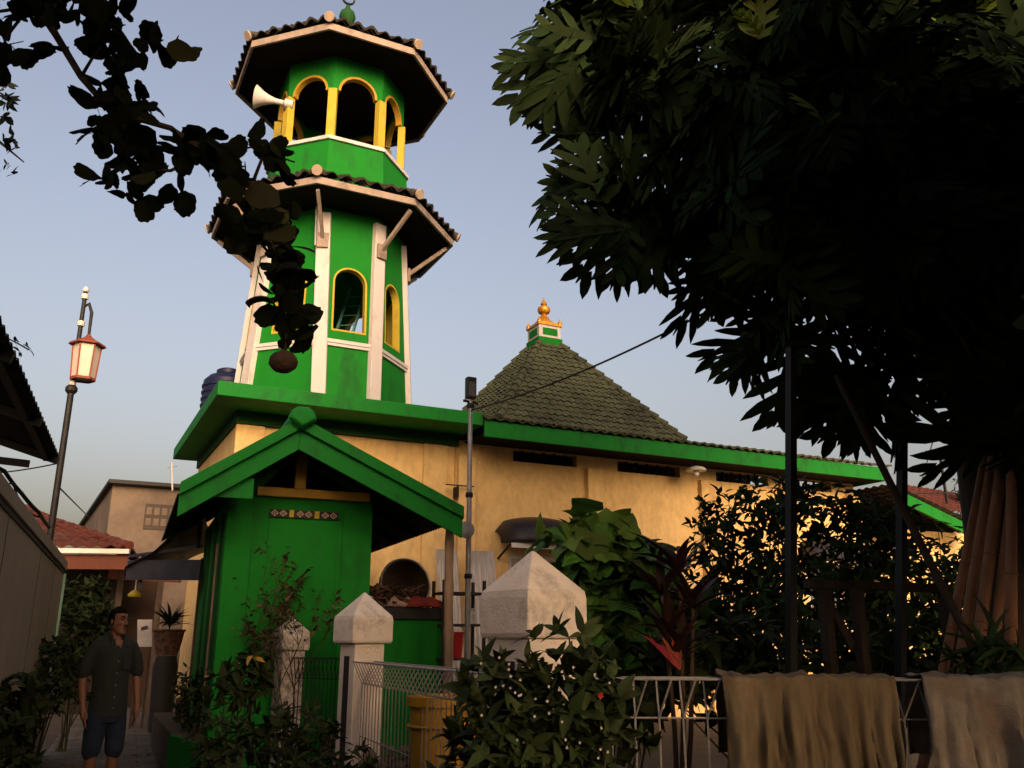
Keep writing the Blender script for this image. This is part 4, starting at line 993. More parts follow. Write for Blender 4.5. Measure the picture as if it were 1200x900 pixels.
shrub('garden_shrub', 'loose dark shrub between the two metal posts before the cream wall', 'shrub', at0(985, 9.0),
      lobes_px([(955, 600, 9.0, .5, .5, .35), (1000, 640, 9.0, .5, .5, .5), (1030, 620, 9.0, .45, .4, .4), (970, 710, 8.8, .8, .6, .5), (1050, 700, 8.8, .7, .6, .5)]), T_OB, 711, (.085, .15), M['shrubleaf'], M['stem'], 26, nper=(3, 5), tilt=(35, 95), shell=.1, group=gs)
shrub('garden_shrub', 'loose dark shrub beside the bamboo poles under the lean-to roof', 'shrub', at0(1090, 9.5),
      lobes_px([(1085, 650, 9.5, .6, .5, .4), (1115, 690, 9.5, .6, .5, .5), (1080, 740, 9.3, .9, .6, .5), (1190, 680, 9.3, .8, .6, .8)]), T_OB, 479, (.085, .15), M['shrubleaf'], M['stem'], 20, nper=(3, 5), tilt=(35, 95), shell=.1, group=gs)
shrub('low_plants', 'dark tangle of low plants behind the cloth hung fence', 'plants', at0(930, 6.8),
      lobes_px([(840, 780, 7, .7, .6, .35), (930, 790, 7.2, .8, .6, .35), (1030, 790, 7.4, .9, .6, .4), (1100, 770, 7.2, .6, .5, .4), (760, 800, 6.6, .5, .5, .3)]), T_OB, 420, (.10, .2), M['bushleaf_dark'], M['stem'], 20, nper=(3, 5), shell=.1)
shrub('grassy_tuft', 'small leafy tuft at the foot of the upright bamboo pole', 'plant', at0(1165, 5.4),
      lobes_px([(1160, 775, 5.4, .2, .2, .16)]), T_STRAP, 26, (.2, .3), M['shrubleaf'], M['stem'], 4, nper=(3, 5), shell=.2)
# sparse red-leaved shrub before the gatehouse
sp = thing('sparse_shrub', 'sparse twiggy shrub with few reddish leaves before the green gatehouse wall', 'shrub', (2.35, 9.75, 0))
mb = MB(); P, Dd, N, S = [], [], [], []; R_ = random.Random(12)
def twig(p, d, L, r, lev):
    pts = [p]; q = p.copy(); dd = d.copy()
    for i in range(5): dd = (dd + Vector((R_.gauss(0, .14), R_.gauss(0, .14), R_.gauss(.03, .08)))).normalized(); q = q + dd * L / 5; pts.append(q.copy())
    mb.tube(pts, [r * (1 - .13 * i) for i in range(6)], 5)
    if lev < 3:
        for k in range(3 if lev else 4):
            s = pts[R_.randint(2, 5)]; e = (dd + Vector((R_.gauss(0, .36), R_.gauss(0, .3), R_.gauss(.12, .2)))).normalized(); twig(s, e, L * .56, r * .62, lev + 1)
    if lev >= 2:
        for s in pts[2:]:
            if R_.random() < .85: P.append(s); Dd.append((R_.gauss(0, 1), R_.gauss(0, 1), R_.gauss(.1, .6))); N.append((R_.gauss(0, .6), R_.gauss(0, .6), 1)); S.append(R_.uniform(.05, .095))
for k in range(4): twig(Vector((2.35 + R_.gauss(0, .05), 9.75, .3)), Vector((R_.gauss(.05, .16), R_.gauss(0, .12), 1)).normalized(), 1.15, .010, 0)
mb.tube([(2.35, 9.75, 0), (2.35, 9.75, .4)], [.04, .025], 7)
mb.build('twig', M['twig'], sp)['kind'] = 'stuff'; leaves('foliage', T_OB, P, Dd, N, S, M['redleaf'], sp)
shrub('croton', 'croton with a few yellow leaves beside the lichen spotted post', 'plant', at0(285, 8.3),
      lobes_px([(280, 800, 8.2, .25, .25, .22), (300, 775, 8.2, .12, .12, .12)]), T_OB, 46, (.10, .17), M['bushleaf_dark'], M['stem'], 8, extra=(M['croton'], .14), shell=.3)
shrub('weedy_bush', 'dark low bush spreading before the fence at the near corner of the path', 'bush', at0(330, 6.6),
      lobes_px([(330, 860, 6.4, .35, .35, .22), (290, 890, 6.2, .35, .35, .25), (370, 890, 6.0, .3, .3, .22), (250, 870, 7.2, .22, .3, .25), (265, 830, 7.8, .22, .2, .2)]), T_OB, 190, (.05, .11), M['bushleaf_dark'], M['stem'], 24, nper=(4, 6), shell=.15)
shrub('young_sapling', 'small leafy sapling at the foot of the clean white post', 'plant', at0(425, 6.0), lobes_px([(427, 888, 6.0, .07, .07, .08), (420, 915, 6.0, .1, .1, .1)]), T_OB, 18, (.05, .09), M['bushleaf'], M['stem'], 4, nper=(3, 5))
shrub('potted_plant', 'leafy plant against the side wall of the gatehouse', 'plant', K(-.15, 1.2, .45), [(tuple(K(-.18, 1.1, .85)), (.16, .3, .35)), (tuple(K(-.16, .4, .7)), (.15, .25, .25))], T_OB, 70, (.06, .12), M['bushleaf_dark'], M['stem'], 8, shell=.2)
# along the left wall
lw = 'plants along the beige wall'
for lab, L, tpl, n, s in (
    ('dark potted shrub beside the beige wall nearest the camera', [(10, 830, 7.3, .22, .3, .25), (0, 880, 7.0, .25, .3, .3)], T_OB, 110, (.09, .16)),
    ('bushy plant beside the beige wall below the pale green strip', [(55, 780, 10.2, .3, .5, .3), (45, 815, 9.2, .25, .5, .22)], T_SMALL, 150, (.07, .12)),
    ('tall dark shrub at the far end of the beige wall', [(88, 735, 12.8, .5, .5, .5), (98, 705, 13, .4, .5, .35), (78, 790, 12, .4, .5, .35), (112, 740, 13.4, .35, .5, .6)], T_OB, 420, (.09, .16))):
    shrub('wall_plant', lab, 'plant', at0(L[0][0], L[0][2]), lobes_px(L), tpl, n, s, M['bushleaf_dark'], M['stem'], 10, group=lw, shell=.15)
for i, (u, d, lab) in enumerate(((22, 7.6, 'wide dark pot at the foot of the beige wall nearest the camera'), (36, 8.7, 'smaller dark pot behind the nearest one along the beige wall'))):
    q = at0(u, d); t = thing('plant_pot', lab, 'pot', q, 0, 'dark pots along the beige wall'); MB().lathe([(.13, 0), (.18, .26), (.20, .26), (.20, .30), (.17, .30), (.15, .22)], (0, 0, 0), 18).build('pot_body', M['pot'], t, world=False, smooth=40)
    MB().lathe([(.155, .235), (.01, .25)], (0, 0, 0), 14).build('earth', M['soil'], t, world=False)
# planter at the alley end
pt = thing('planter', 'orange patterned planter holding a spiky plant at the end of the alley', 'planter', D(195, 775, 15.5) - Vector((0, 0, .0)))
q = D(197, 752, 15.5)
MB().lathe([(.17, -.22), (.22, -.02), (.25, .16), (.27, .17), (.27, .2), (.22, .2), (.20, .1)], q, 20).build('pot_body', M['potterra'], pt, smooth=40)
MB().lathe([(.17, -q.z), (.20, -.4), (.16, -.23)], q, 16).build('pedestal', M['pot'], pt, smooth=40)
P, Dd, N, S = [], [], [], []
for i in range(46): a = 2.4 * i; t_ = RNG.uniform(.1, 1.3); P.append(tuple(q + Vector((0, 0, .25)))); Dd.append((cos(a) * sin(t_), sin(a) * sin(t_), cos(t_))); N.append((-cos(a), -sin(a), .7)); S.append(RNG.uniform(.28, .5))
leaves('foliage', T_STRAP, P, Dd, N, S, M['bushleaf_dark'], pt)
# leaf litter
P = []; Dd = []; N = []; S = []
for i in range(900):
    if i < 130: k = K(RNG.normal(-.98, .13), RNG.normal(-1.3, .35), .012)
    else: k = K(RNG.uniform(-1.75, -.4), RNG.uniform(-3.5, 6), .012)
    if i >= 130 and RNG.random() < .62: continue
    P.append(tuple(k)); a = RNG.uniform(0, 6.28); Dd.append((cos(a), sin(a), RNG.normal(0, .12))); N.append((RNG.normal(0, .2), RNG.normal(0, .2), 1)); S.append(RNG.uniform(.04, .09))
tag(leaves('leaf_litter', T_SMALL, P, Dd, N, S, M['litterleaf']), 'fallen yellow leaves scattered on the paved path', 'leaves', kind='stuff')

# ================================================================== big breadfruit tree
CROWN = [(655, 35), (685, 10), (665, -60), (700, -330), (1000, -420), (1500, -350), (1620, 100), (1560, 480), (1330, 560), (1230, 530), (1185, 480), (1140, 395), (1085, 335), (1050, 330), (1020, 360), (985, 370), (965, 340), (930, 330), (890, 295), (850, 250), (820, 238), (770, 232), (740, 222), (722, 210), (718, 195), (715, 180), (705, 120), (690, 75)]
GAPS = [(775, 16, 12), (700, 150, 10), (735, 190, 16), (690, 250, 14), (800, 265, 16), (815, 60, 14), (880, 35, 10)]
bt = thing('breadfruit_tree', 'huge dark breadfruit tree with deeply lobed leaves filling the upper sky', 'tree', (6.15, 4.15, 0))
cs = []; ax = []; cen = D(1060, 200, 6.9); tries = 0
while len(cs) < 560 and tries < 60000:
    tries += 1
    u, v = RNG.uniform(600, 1600), RNG.uniform(-420, 560)
    if not inpoly(u, v, CROWN): continue
    if any((u - a) ** 2 + (v - b) ** 2 < (r + 24) ** 2 for a, b, r in GAPS): continue
    inframe = 0 <= u <= 1200 and v >= 0
    if not inframe and RNG.random() < .55: continue
    edge = min(1, max(0, (u - 640) / 260.)); d = RNG.uniform(6.9 - 1.5 * edge, 6.9 + 1.7 * edge)
    p = D(u, v, d)
    if p.z < 2.4: continue
    a = (p - cen); a = Vector((a.x * .7, a.y * .7, a.z * .4 + .35)) + Vector(RNG.normal(0, .45, 3)); cs.append(p); ax.append(a.normalized())
# hand-placed outer twigs whose leaves make the outline
for u, v, d, axd in ((690, 42, 6.8, (-1, .2)), (705, 15, 6.7, (-.3, 1)), (718, 100, 6.8, (-1, .0)), (728, 160, 6.8, (-1, -.1)), (732, 205, 6.8, (-1, .3)), (735, 228, 6.8, (-1, -.3)), (750, 255, 6.8, (-.4, -1)), (800, 258, 6.7, (-.2, -1)), (925, 395, 6.4, (-1, -.1)), (900, 365, 6.4, (-.6, -.5)), (1015, 440, 6.4, (-.1, -1)), (725, 25, 6.7, (-.2, 1)), (690, 55, 6.9, (-1, .6)), (750, 60, 6.8, (-.5, .6)), (720, 85, 6.9, (-.6, .3)), (820, 20, 6.7, (0, 1)), (1185, 500, 5.6, (0, -1)), (860, 282, 6.5, (-.5, -1))):
    p = D(u, v, d); w = Vector((.8926, -.4509, 0)) * axd[0] + Vector((0, 0, 1)) * axd[1] + Vector((-.45, -.89, 0)) * .3
    cs.append(p); ax.append(w.normalized())
n_view = len(cs)
for c, r, n in (((5.6, .9, 3.9), (2.4, 1.9, 1.9), 210), ((7.6, 1.6, 4.6), (2.2, 2.2, 2.2), 90), ((4.4, -.2, 3.4), (1.5, 1.2, 1.2), 110), ((4.0, 2.2, 5.6), (2.0, 1.6, 1.1), 190)):  # out-of-view boughs added to the crown to shade cloths and shrubs
    for _ in range(n):
        q = Vector(np.array(c) + norm(RNG.normal(0, 1, 3)) * np.array(r) * RNG.uniform(.3, 1)); f_ = q.x * cos(AZ) + q.y * sin(AZ); r_ = q.x * sin(AZ) - q.y * cos(AZ)
        if out_of_view(q, 130): cs.append(q); ax.append((q - Vector(c) + Vector((0, 0, .8))).normalized())
P, Dd, N, S = rosettes([tuple(c) for c in cs], [tuple(a) for a in ax], (6, 9), (.38, .66), (40, 105), up=-.05)
oP, oD, oN, oS = [], [], [], []
for u, v, an in ((672, 30, 175), (680, 48, 195), (668, 90, 200), (690, 118, 215), (675, 150, 190), (690, 175, 205), (690, 205, 200), (700, 240, 140), (690, 255, 165), (700, 262, 200), (712, 268, 235), (740, 262, 260), (770, 265, 255), (800, 262, 250), (830, 272, 270), (852, 290, 240), (845, 300, 215), (700, 15, 150), (690, 20, 130), (740, 5, 100), (790, 25, 80), (912, 405, 185), (900, 385, 215), (925, 420, 245), (985, 425, 260), (1000, 440, 285), (1020, 440, 255), (1045, 395, 280), (1090, 395, 285), (1135, 430, 265), (640, 70, 190), (660, 70, 215)):
    for k in range(2):
        w = radians(an + RNG.uniform(-28, 28)); c = D(u + RNG.uniform(-10, 10) - 6 * cos(w), v + RNG.uniform(-10, 10), 6.6 + RNG.uniform(-.4, .4))
        dv = Vector((.8926, -.4509, 0)) * cos(w) + Vector((0, 0, 1)) * sin(w) + Vector((-.45, -.89, 0)) * RNG.uniform(-.1, .35)
        oP.append(tuple(c + Vector((.8926, -.4509, 0)) * (.11 if u < 720 else 0))); oD.append(tuple(dv)); oN.append((-.45 + RNG.normal(0, .3), -.89 + RNG.normal(0, .3), RNG.normal(.2, .3))); oS.append(RNG.uniform(.46, .66))
P, Dd, N, S = np.vstack([P, oP]), np.vstack([Dd, oD]), np.vstack([N, oN]), np.concatenate([S, oS])
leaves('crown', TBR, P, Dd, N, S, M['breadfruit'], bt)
yc = [i for i in range(n_view) if RNG.random() < .03]
yg = [tuple(D(u, v, 5.5)) for u, v in ((700, -5), (735, 12), (965, 160), (1060, 150), (890, 45))]
P, Dd, N, S = rosettes(yg + [tuple(cs[i]) for i in yc], [(-.3, -.6, .6)] * len(yg) + [tuple(ax[i]) for i in yc], (1, 2), (.25, .42), (20, 70), up=.3)
leaves('young_leaf', TBR, P, Dd, N, S, M['breadfruit_young'], bt)['kind'] = 'stuff'
tr = MB(); top = Vector((6.25, 4.25, 3.3))
pts = [Vector((6.15, 4.15, 0)), Vector((6.1, 4.15, 1.0)), Vector((6.18, 4.2, 2.2)), top]
tr.tube(pts, [.40, .30, .26, .23], 14)
kids = []
for u, v, d in ((900, 300, 6.7), (820, 180, 6.8), (1000, 120, 6.9), (1150, 60, 7.2), (1300, 250, 6.8), (980, 380, 6.4), (1250, -100, 7.5), (760, 100, 6.9), (1080, 330, 6.0), (1400, 60, 7.0)):
    e = D(u, v, d); m1 = top.lerp(e, .35) + Vector((0, 0, .35)); m2 = top.lerp(e, .7) + Vector((0, 0, .3)); tr.tube([top - Vector((0, 0, .3)), m1, m2, e], [.13, .10, .065, .03], 8); kids += [m1, m2, e]
for i in range(0, n_view, 3):
    k = min(kids, key=lambda q: (q - cs[i]).length); m1 = k.lerp(cs[i], .5) + Vector((0, 0, .08)); tr.tube([k, m1, cs[i]], [.024, .018, .010], 5)
tr.build('trunk', M['bark'], bt, smooth=60)

# ================================================================== left tree whose leafy branch crosses the sky
jt = thing('round_leaved_tree', 'tree of rounded dull leaves reaching in as a dark branch across the tower', 'tree', (-2.6, 1.2, 0))
def dd_(u, v): return 3.7
path = [(-260, -120, 60), (-120, -60, 60), (-20, -22, 50), (60, 2, 38), (110, 12, 44), (138, 55, 32), (142, 100, 30), (155, 162, 50), (215, 185, 24), (262, 172, 22), (275, 228, 38), (305, 262, 34), (330, 310, 18), (338, 345, 16), (342, 385, 12)]
cs = []; ax = []
for (u0, v0, r0), (u1, v1, r1) in zip(path[:-1], path[1:]):
    L = hypot(u1 - u0, v1 - v0); n = int(max(4, L * (r0 + r1) / 2 / 215.)) 
    for i in range(n):
        t = RNG.uniform(0, 1); r = (r0 + (r1 - r0) * t) * sqrt(RNG.uniform(0, 1)) * .95; a = RNG.uniform(0, 6.28)
        cs.append(tuple(D(u0 + (u1 - u0) * t + r * cos(a), v0 + (v1 - v0) * t + r * sin(a), 3.7 + RNG.uniform(-.35, .35)))); ax.append(tuple(RNG.normal(0, .6, 3) + np.array([.25, .0, .2])))
for u, v in ((20, 20), (10, 55), (35, 60), (0, 80), (60, 52), (130, 30), (185, 45), (200, 60), (-30, 60), (120, 190), (135, 205), (160, 215), (210, 225), (300, 165), (285, 190), (318, 178), (330, 190), (310, 330), (325, 270), (345, 290), (335, 320), (350, 340), (348, 360), (330, 360), (345, 395), (355, 380), (180, 40), (186, 48), (330, 240), (325, 255), (140, 150), (125, 165), (150, 190), (170, 200), (120, 210), (150, 225), (165, 235), (110, 150)):
    cs.append(tuple(D(u, v, 3.7))); ax.append(tuple(RNG.normal(0, .6, 3)))
P, Dd, N, S = rosettes(cs, ax, (2, 4), (.07, .135), (50, 110), up=-.1)
N = N + np.array([-.3, -.7, 0]) * RNG.uniform(0, 2., len(N))[:, None]
leaves('foliage', TRD, P, Dd, N, S, M['roundleaf'], jt)
cs2 = [tuple(D(u, v, 3.45)) for u, v in ((198, 60), (205, 62), (325, 240), (332, 262), (180, 200))]
P, Dd, N, S = rosettes(cs2, [(-.3, -.8, .3)] * len(cs2), (1, 2), (.11, .15), (50, 100)); N = N * .4 + np.array([-.45, -.89, -.1])
leaves('yellowed_leaf', TRD, P, Dd, N, S, M['roundleaf_old'], jt)['kind'] = 'stuff'
tr = MB()
def pxs(L, d=3.7): return [D(u, v, d) for u, v in L]
tr.tube(pxs([(-60, -40), (40, 0), (66, 42), (95, 90), (130, 130), (200, 150), (240, 180), (290, 230), (320, 290), (335, 350), (335, 412)]), [.05, .03, .018, .017, .016, .014, .012, .010, .008, .006, .005], 7)
for L in ([(66, 42), (80, 60), (84, 72)], [(95, 90), (107, 70), (118, 55)], [(200, 150), (250, 180), (310, 170)], [(240, 180), (200, 200), (160, 200)], [(320, 290), (345, 280), (330, 240)], [(40, 0), (10, 40), (0, 60)], [(290, 230), (310, 178), (345, 190)]): tr.tube(pxs(L), [.010, .008, .004], 6)
j0 = D(-60, -40, 3.7); tr.tube([(-2.6, 1.2, 0), (-2.6, 1.3, 1.6), (-2.45, 1.6, 3.2), (j0 * .6 + Vector((-2.45, 1.6, 3.2)) * .4) + Vector((0, 0, .3)), j0], [.2, .17, .13, .09, .05], 10)
tr.build('trunk', M['bark'], jt, smooth=60)
fr = thing('fruit', 'brown wrinkled round fruit hanging lowest on the leafy branch before the tower', 'fruit', D(332, 424, 3.7))
fb = MB().ball((0, 0, 0), (.062, .062, .052), 20, 14); fb.v = [tuple(Vector(p) * (1 + .07 * noise.noise(Vector(p) * 40))) for p in fb.v]; fb.build('body', M['fruit'], fr, world=False, smooth=80)
MB().tube([(0, 0, .045), (.004, 0, .075)], .006, 6).build('stalk', M['bark'], fr, world=False)
hf = D(306, 355, 3.65)
hb = MB(); vs = []
for i in range(9):
    a = pi * i / 8
    for j in range(7): b = -1 + 2 * j / 6; vs.append(hf + Vector((.8926, -.4509, 0)) * (.062 * cos(a)) + Vector((-.45, -.89, 0)) * (.03 * b) + Vector((0, 0, 1)) * (.045 * sin(a) * (1 - .3 * b * b) - .012))
hb.add(vs, [(i * 7 + j, (i + 1) * 7 + j, (i + 1) * 7 + j + 1, i * 7 + j + 1) for i in range(8) for j in range(6)])
o = hb.build('curled_leaf', M['fruit'], loc=hf, smooth=80); o.modifiers.new('t', 'SOLIDIFY').thickness = .004
tag(o, 'curled dead brown leaf hanging to the left above the round fruit', 'leaf')
fine = thing('small_leaved_tree', 'small leaved tree spray at the left frame edge under the round leaves', 'tree', (-4.0, 4.5, 0))
cs = []; ax = []
for i in range(95):
    u, v = RNG.uniform(-160, 30), RNG.uniform(95, 205)
    if u > 12 and not (150 < v < 205): continue
    cs.append(tuple(D(u, v, 5.0 + RNG.uniform(-.3, .3)))); ax.append(tuple(RNG.normal(0, .6, 3) + np.array([.2, 0, -.2])))
P, Dd, N, S = rosettes(cs, ax, (4, 6), (.05, .085), (40, 100)); leaves('foliage', T_SMALL, P, Dd, N, S, M['smallleaf'], fine)
tr = MB(); e = D(-120, 160, 5.0); tr.tube([(-4, 4.5, 0), (-4, 4.5, 2.2), e, D(-20, 150, 5), D(28, 190, 5)], [.09, .07, .03, .015, .004], 7); tr.tube([e, D(-60, 120, 5), D(5, 105, 5)], [.02, .012, .004], 6)
tr.build('trunk', M['bark'], fine, smooth=60)

# unseen crown added to the same tree, overhead and behind, to shade the foreground
cs = []; ax = []
for c, r, n in (((-1.2, -2.6, 4.4), (2.4, 1.6, 2.1), 210), ((.9, -3.4, 3.9), (1.5, 1.3, 1.9), 150), ((-2.8, .2, 5.2), (1.3, 1.6, 1.2), 80), ((.4, -4.2, 6.9), (1.9, 1.5, 1.7), 170), ((.1, 2.1, 5.7), (1.8, 2.4, 1.1), 260)):
    for _ in range(n):
        d = norm(RNG.normal(0, 1, 3)); q = tuple(np.array(c) + d * np.array(r) * RNG.uniform(.3, 1))
        if out_of_view(q, 150): cs.append(q); ax.append(tuple(d + np.array([0, 0, .4])))
P, Dd, N, S = rosettes(cs, ax, (5, 7), (.28, .46), (50, 110)); leaves('shade_foliage', TRD, P, Dd, N, S, M['roundleaf'], jt)
shrub('shade_hedge', 'unseen leafy row added to shade the foreground', 'shade_hedge', (4.5, -1.0, 0), [((-2.8 + .95 * i, -1.2 - .08 * i, 1.02), (.75, .5, 1.15)) for i in range(12)], T_OB, 950, (.24, .40), M['bushleaf_dark'], M['stem'], 20, nper=(5, 7), shell=.3)  # row of leaves added behind the viewpoint to keep light off the foreground

# ================================================================== left side: wall, canopy, lamp post
lwl = thing('boundary_wall', 'long plain beige wall with dark coping lining the alley', 'wall', (-.2, 9, 0))
wa, wb_ = Vector((-.52, 5.0, 0)), Vector((.06, 13.41, 0)); d = (wb_ - wa).normalized(); nn = Vector((d.y, -d.x, 0))
def lwall(x0, x1, n0, n1, z0, z1): 
    A = [wa + d * x0 + nn * n0, wa + d * x1 + nn * n0, wa + d * x1 + nn * n1, wa + d * x0 + nn * n1]
    return MB().hexa([q + Vector((0, 0, z0)) for q in A], [q + Vector((0, 0, z1)) for q in A])
LW = (wb_ - wa).length
lwall(-9, LW, -.18, 0, 0, 2.30).build('wall_face', M['wallbeige'], lwl); lwall(-9, LW + .02, -.19, .012, 2.301, 2.34).build('groove', M['walldark'], lwl); lwall(-9, LW + .01, -.2, .03, 2.341, 2.46).build('coping', M['wallbeige'], lwl, bevel=.01)
lwall(LW - .06, LW + .012, .001, .03, .9, 2.30).build('corner_strip', M['mint'], lwl)
lw_m = MB()
for x in (2.2, 4.9, 6.8): 
    q = lwall(x, x + .012, -.001, .003, 0, 2.30); lw_m.add(q.v, q.f)
lw_m.build('joint', M['walldark'], lwl)
cnp = thing('tin_canopy', 'black corrugated tin canopy on a steel frame above the beige wall', 'canopy', (-1.5, 8, 0))
ca, cb_ = Vector((-.62, 4.4, 3.31)), Vector((-.15, 10.27, 3.30)); d = (cb_ - ca).normalized(); sl_ = Vector((-d.y, d.x, 0)) * 1 + Vector((0, 0, .30)); n = 132; vs = []
for i in range(n + 1):
    w = .018 * cos(2 * pi * i / 4)
    for q in (0, 3.2): vs.append(ca.lerp(cb_, i / n) + sl_ * q + Vector((0, 0, w)))
o = MB().add(vs, [(2 * i, 2 * i + 2, 2 * i + 3, 2 * i + 1) for i in range(n)]).build('roof_sheet', M['black'], cnp, smooth=80); o.modifiers.new('t', 'SOLIDIFY').thickness = .012
f_ = MB()
for t in (.02, .35, .68, .985):
    a = ca.lerp(cb_, t); f_.bar(a + Vector((0, 0, -.06)), a + sl_ * 3.2 + Vector((0, 0, -.06)), .05, .07)
f_.bar(ca + sl_ * .12 + Vector((0, 0, -.06)), cb_ + sl_ * .12 + Vector((0, 0, -.06)), .05, .06); f_.bar(ca + sl_ * 1.4 + Vector((0, 0, -.06)), cb_ + sl_ * 1.4 + Vector((0, 0, -.06)), .05, .06)
f_.build('rafter', M['iron'], cnp)
f_ = MB(); e = cb_ + d * -.15; lf = Vector((-d.y, d.x, 0))
f_.bar(e + lf * .25 + Vector((0, 0, -.12)), e + lf * 2.6 + Vector((0, 0, .02)), .05, .07); f_.bar(e + lf * .9 + Vector((0, 0, -.1)), e + lf * 1.6 + Vector((0, 0, -.55)), .045, .05); f_.bar(e + lf * 1.5 + Vector((0, 0, -.55)), e + lf * 2.6 + Vector((0, 0, -.3)), .045, .05)
f_.build('brace', M['iron'], cnp)
for t in (.05, .95):
    q = ca.lerp(cb_, t) + sl_ * 1.5; MB().bar((q.x, q.y, 0), (q.x, q.y, q.z - .06), .08, .08).build('post', M['iron'], cnp)
sprig = thing('gutter_weed', 'tiny weed sprouting from the edge of the black tin canopy', 'plant', D(20, 400, 5.6)); P, Dd, N, S = rosettes([tuple(D(u, v, 5.6)) for u, v in ((18, 400), (30, 404), (24, 412), (34, 410))], [(.6, 0, .4)] * 4, (3, 5), (.04, .07)); leaves('foliage', T_SMALL, P, Dd, N, S, M['smallleaf'], sprig)
MB().tube([D(8, 396, 5.6), D(20, 402, 5.6), D(34, 410, 5.6)], .005, 5).build('stem', M['twig'], sprig)

lp = thing('street_lamp', 'black street lamp with pale rings and a hanging red framed lantern', 'street lamp', (-.16, 12.62, 0))
MB().tube([(0, 0, 0), (0, 0, 4.6)], [.047, .041], 12).build('shaft', M['iron'], lp, world=False, smooth=50)
MB().tube([(0, 0, 4.6), (0, 0, 6.02)], [.034, .027], 12).build('upper_shaft', M['iron'], lp, world=False, smooth=50)
for z in (4.72, 5.28, 5.56, 5.95): MB().lathe([(.042, -.035), (.05, 0), (.042, .035)], (0, 0, z), 12).build('ring', M['lampwhite'], lp, world=False, smooth=40)
MB().lathe([(.052, 4.58), (.075, 4.61), (.075, 4.66), (.05, 4.69)], (0, 0, 0), 12).build('collar', M['iron'], lp, world=False)
MB().lathe([(.035, 0), (.045, .02), (.038, .05), (.012, .08)], (0, 0, 6.02), 12).build('cap', M['lampwhite'], lp, world=False)
off = Vector((.8926, -.4509, 0)) * .13
MB().tube([Vector((0, 0, 5.80)), off * .55 + Vector((0, 0, 5.85)), off * .95 + Vector((0, 0, 5.72)), off + Vector((0, 0, 5.28))], [.022, .022, .022, .018], 8).build('arm', M['iron'], lp, world=False, smooth=60)
ln = MB().lathe([(.145, 0), (.17, .46)], off + Vector((0, 0, 4.78)), 6).build('lantern', M['lanternglass'], lp, world=False)
rf = MB().lathe([(.235, 0), (.22, .03), (.12, .08), (.04, .13), (.025, .16)], off + Vector((0, 0, 5.242)), 6); rf.build('lantern_roof', M['lanternred'], ln, world=False)
fb = MB()
for k in range(6):
    a = 2 * pi * k / 6; fb.bar(off + Vector((.148 * cos(a), .148 * sin(a), 4.76)), off + Vector((.174 * cos(a), .174 * sin(a), 5.24)), .02, .02)
    a2 = 2 * pi * (k + 1) / 6; fb.bar(off + Vector((.148 * cos(a), .148 * sin(a), 4.775)), off + Vector((.148 * cos(a2), .148 * sin(a2), 4.775)), .02, .035)
fb.build('lantern_frame', M['lanternred'], ln, world=False)

# ================================================================== background houses
def corner_house():
    c = D(133, 563, 24); t = thing('stained_house', 'old house with stained plaster walls and sloping dark eave beyond the alley', 'house', (c.x + 3, c.y + 3, 0))
    X1 = c.x + 9; z0 = c.z - .12; Q = D(96, 619, 29); bk = Vector((X1, Q.y + 2, 0))
    foot = [(c.x, c.y), (X1, c.y), (X1, Q.y), (Q.x, Q.y)]; tops = [z0, z0, Q.z, Q.z]
    MB().hexa([(x, y, 0) for x, y in foot], [(x, y, z) for (x, y), z in zip(foot, tops)]).build('wall', M['housewall'], t)
    ov = [(c.x - .12, c.y - .3), (X1, c.y - .3), (X1, Q.y), (Q.x - .12, Q.y)]
    MB().hexa([(x, y, z + .01) for (x, y), z in zip(ov, tops)], [(x, y, z + .11) for (x, y), z in zip(ov, tops)]).build('roof', M['black'], t)
    q = PY(188, 606, c.y - .01); v = MB()
    v.box(q.x - .42, q.x + .42, c.y - .03, c.y - .001, q.z - .35, q.z + .35); w = v.build('vent_block', M['walldark'], t)
    g_ = MB()
    for i in range(4):
        for j in range(2): g_.box(q.x - .38 + i * .2, q.x - .24 + i * .2, c.y - .05, c.y - .031, q.z - .25 + j * .3, q.z - .05 + j * .3)
    g_.build('vent_grid', M['housewall'], w)
corner_house()
rh = thing('red_roof_house', 'low house with red clay tile roof and pale gutter beyond the beige wall', 'house', D(90, 700, 17) * Vector((1, 1, 0)))
e0, e1 = D(-20, 641, 17.2), D(152, 643, 17.6); r0 = D(-60, 585, 20); r1 = D(28, 602, 20.2)
mb = MB(); tile_face(mb, e0, e1, r0, r1, course=.3, pitch=.26, amp=.03, jitter=.01)
e2 = e1 + Vector((.5, 4, 0)); tile_face(mb, e1, e2, r1, r1 + Vector((.1, .3, 0)), course=.3, pitch=.26, amp=.03)
mb.build('roof', M['tile_red'], rh, smooth=50)
hp = MB()
for k in range(10): hp.tube([e1.lerp(r1, k / 10) + Vector((0, 0, .06)), e1.lerp(r1, (k + 1.08) / 10) + Vector((0, 0, .04))], [.09, .075], 8)
hp.build('hip_tile', M['tile_red'], rh, smooth=50)
MB().bar(e0 + Vector((0, -.06, -.06)), e1 + Vector((0, -.06, -.06)), .10, .09).build('gutter', M['lampwhite'], rh)
MB().bar(e0 + Vector((0, .05, -.26)), e1 + Vector((0, .05, -.26)), .05, .28).build('eave_board', M['maroon'], rh)
b0, b1 = e0 + Vector((.2, 1.6, 0)), e1 + Vector((-.05, 1.6, 0)); MB().hexa([(b0.x, b0.y, 0), (b1.x, b1.y, 0), (b1.x, b1.y + .2, 0), (b0.x, b0.y + .2, 0)], [(b0.x, b0.y, e0.z - .15), (b1.x, b1.y, e0.z - .15), (b1.x, b1.y + .2, e0.z - .15), (b0.x, b0.y + .2, e0.z - .15)]).build('wall', M['soffit'], rh)  # wall coloured near black to stand for deep porch shade
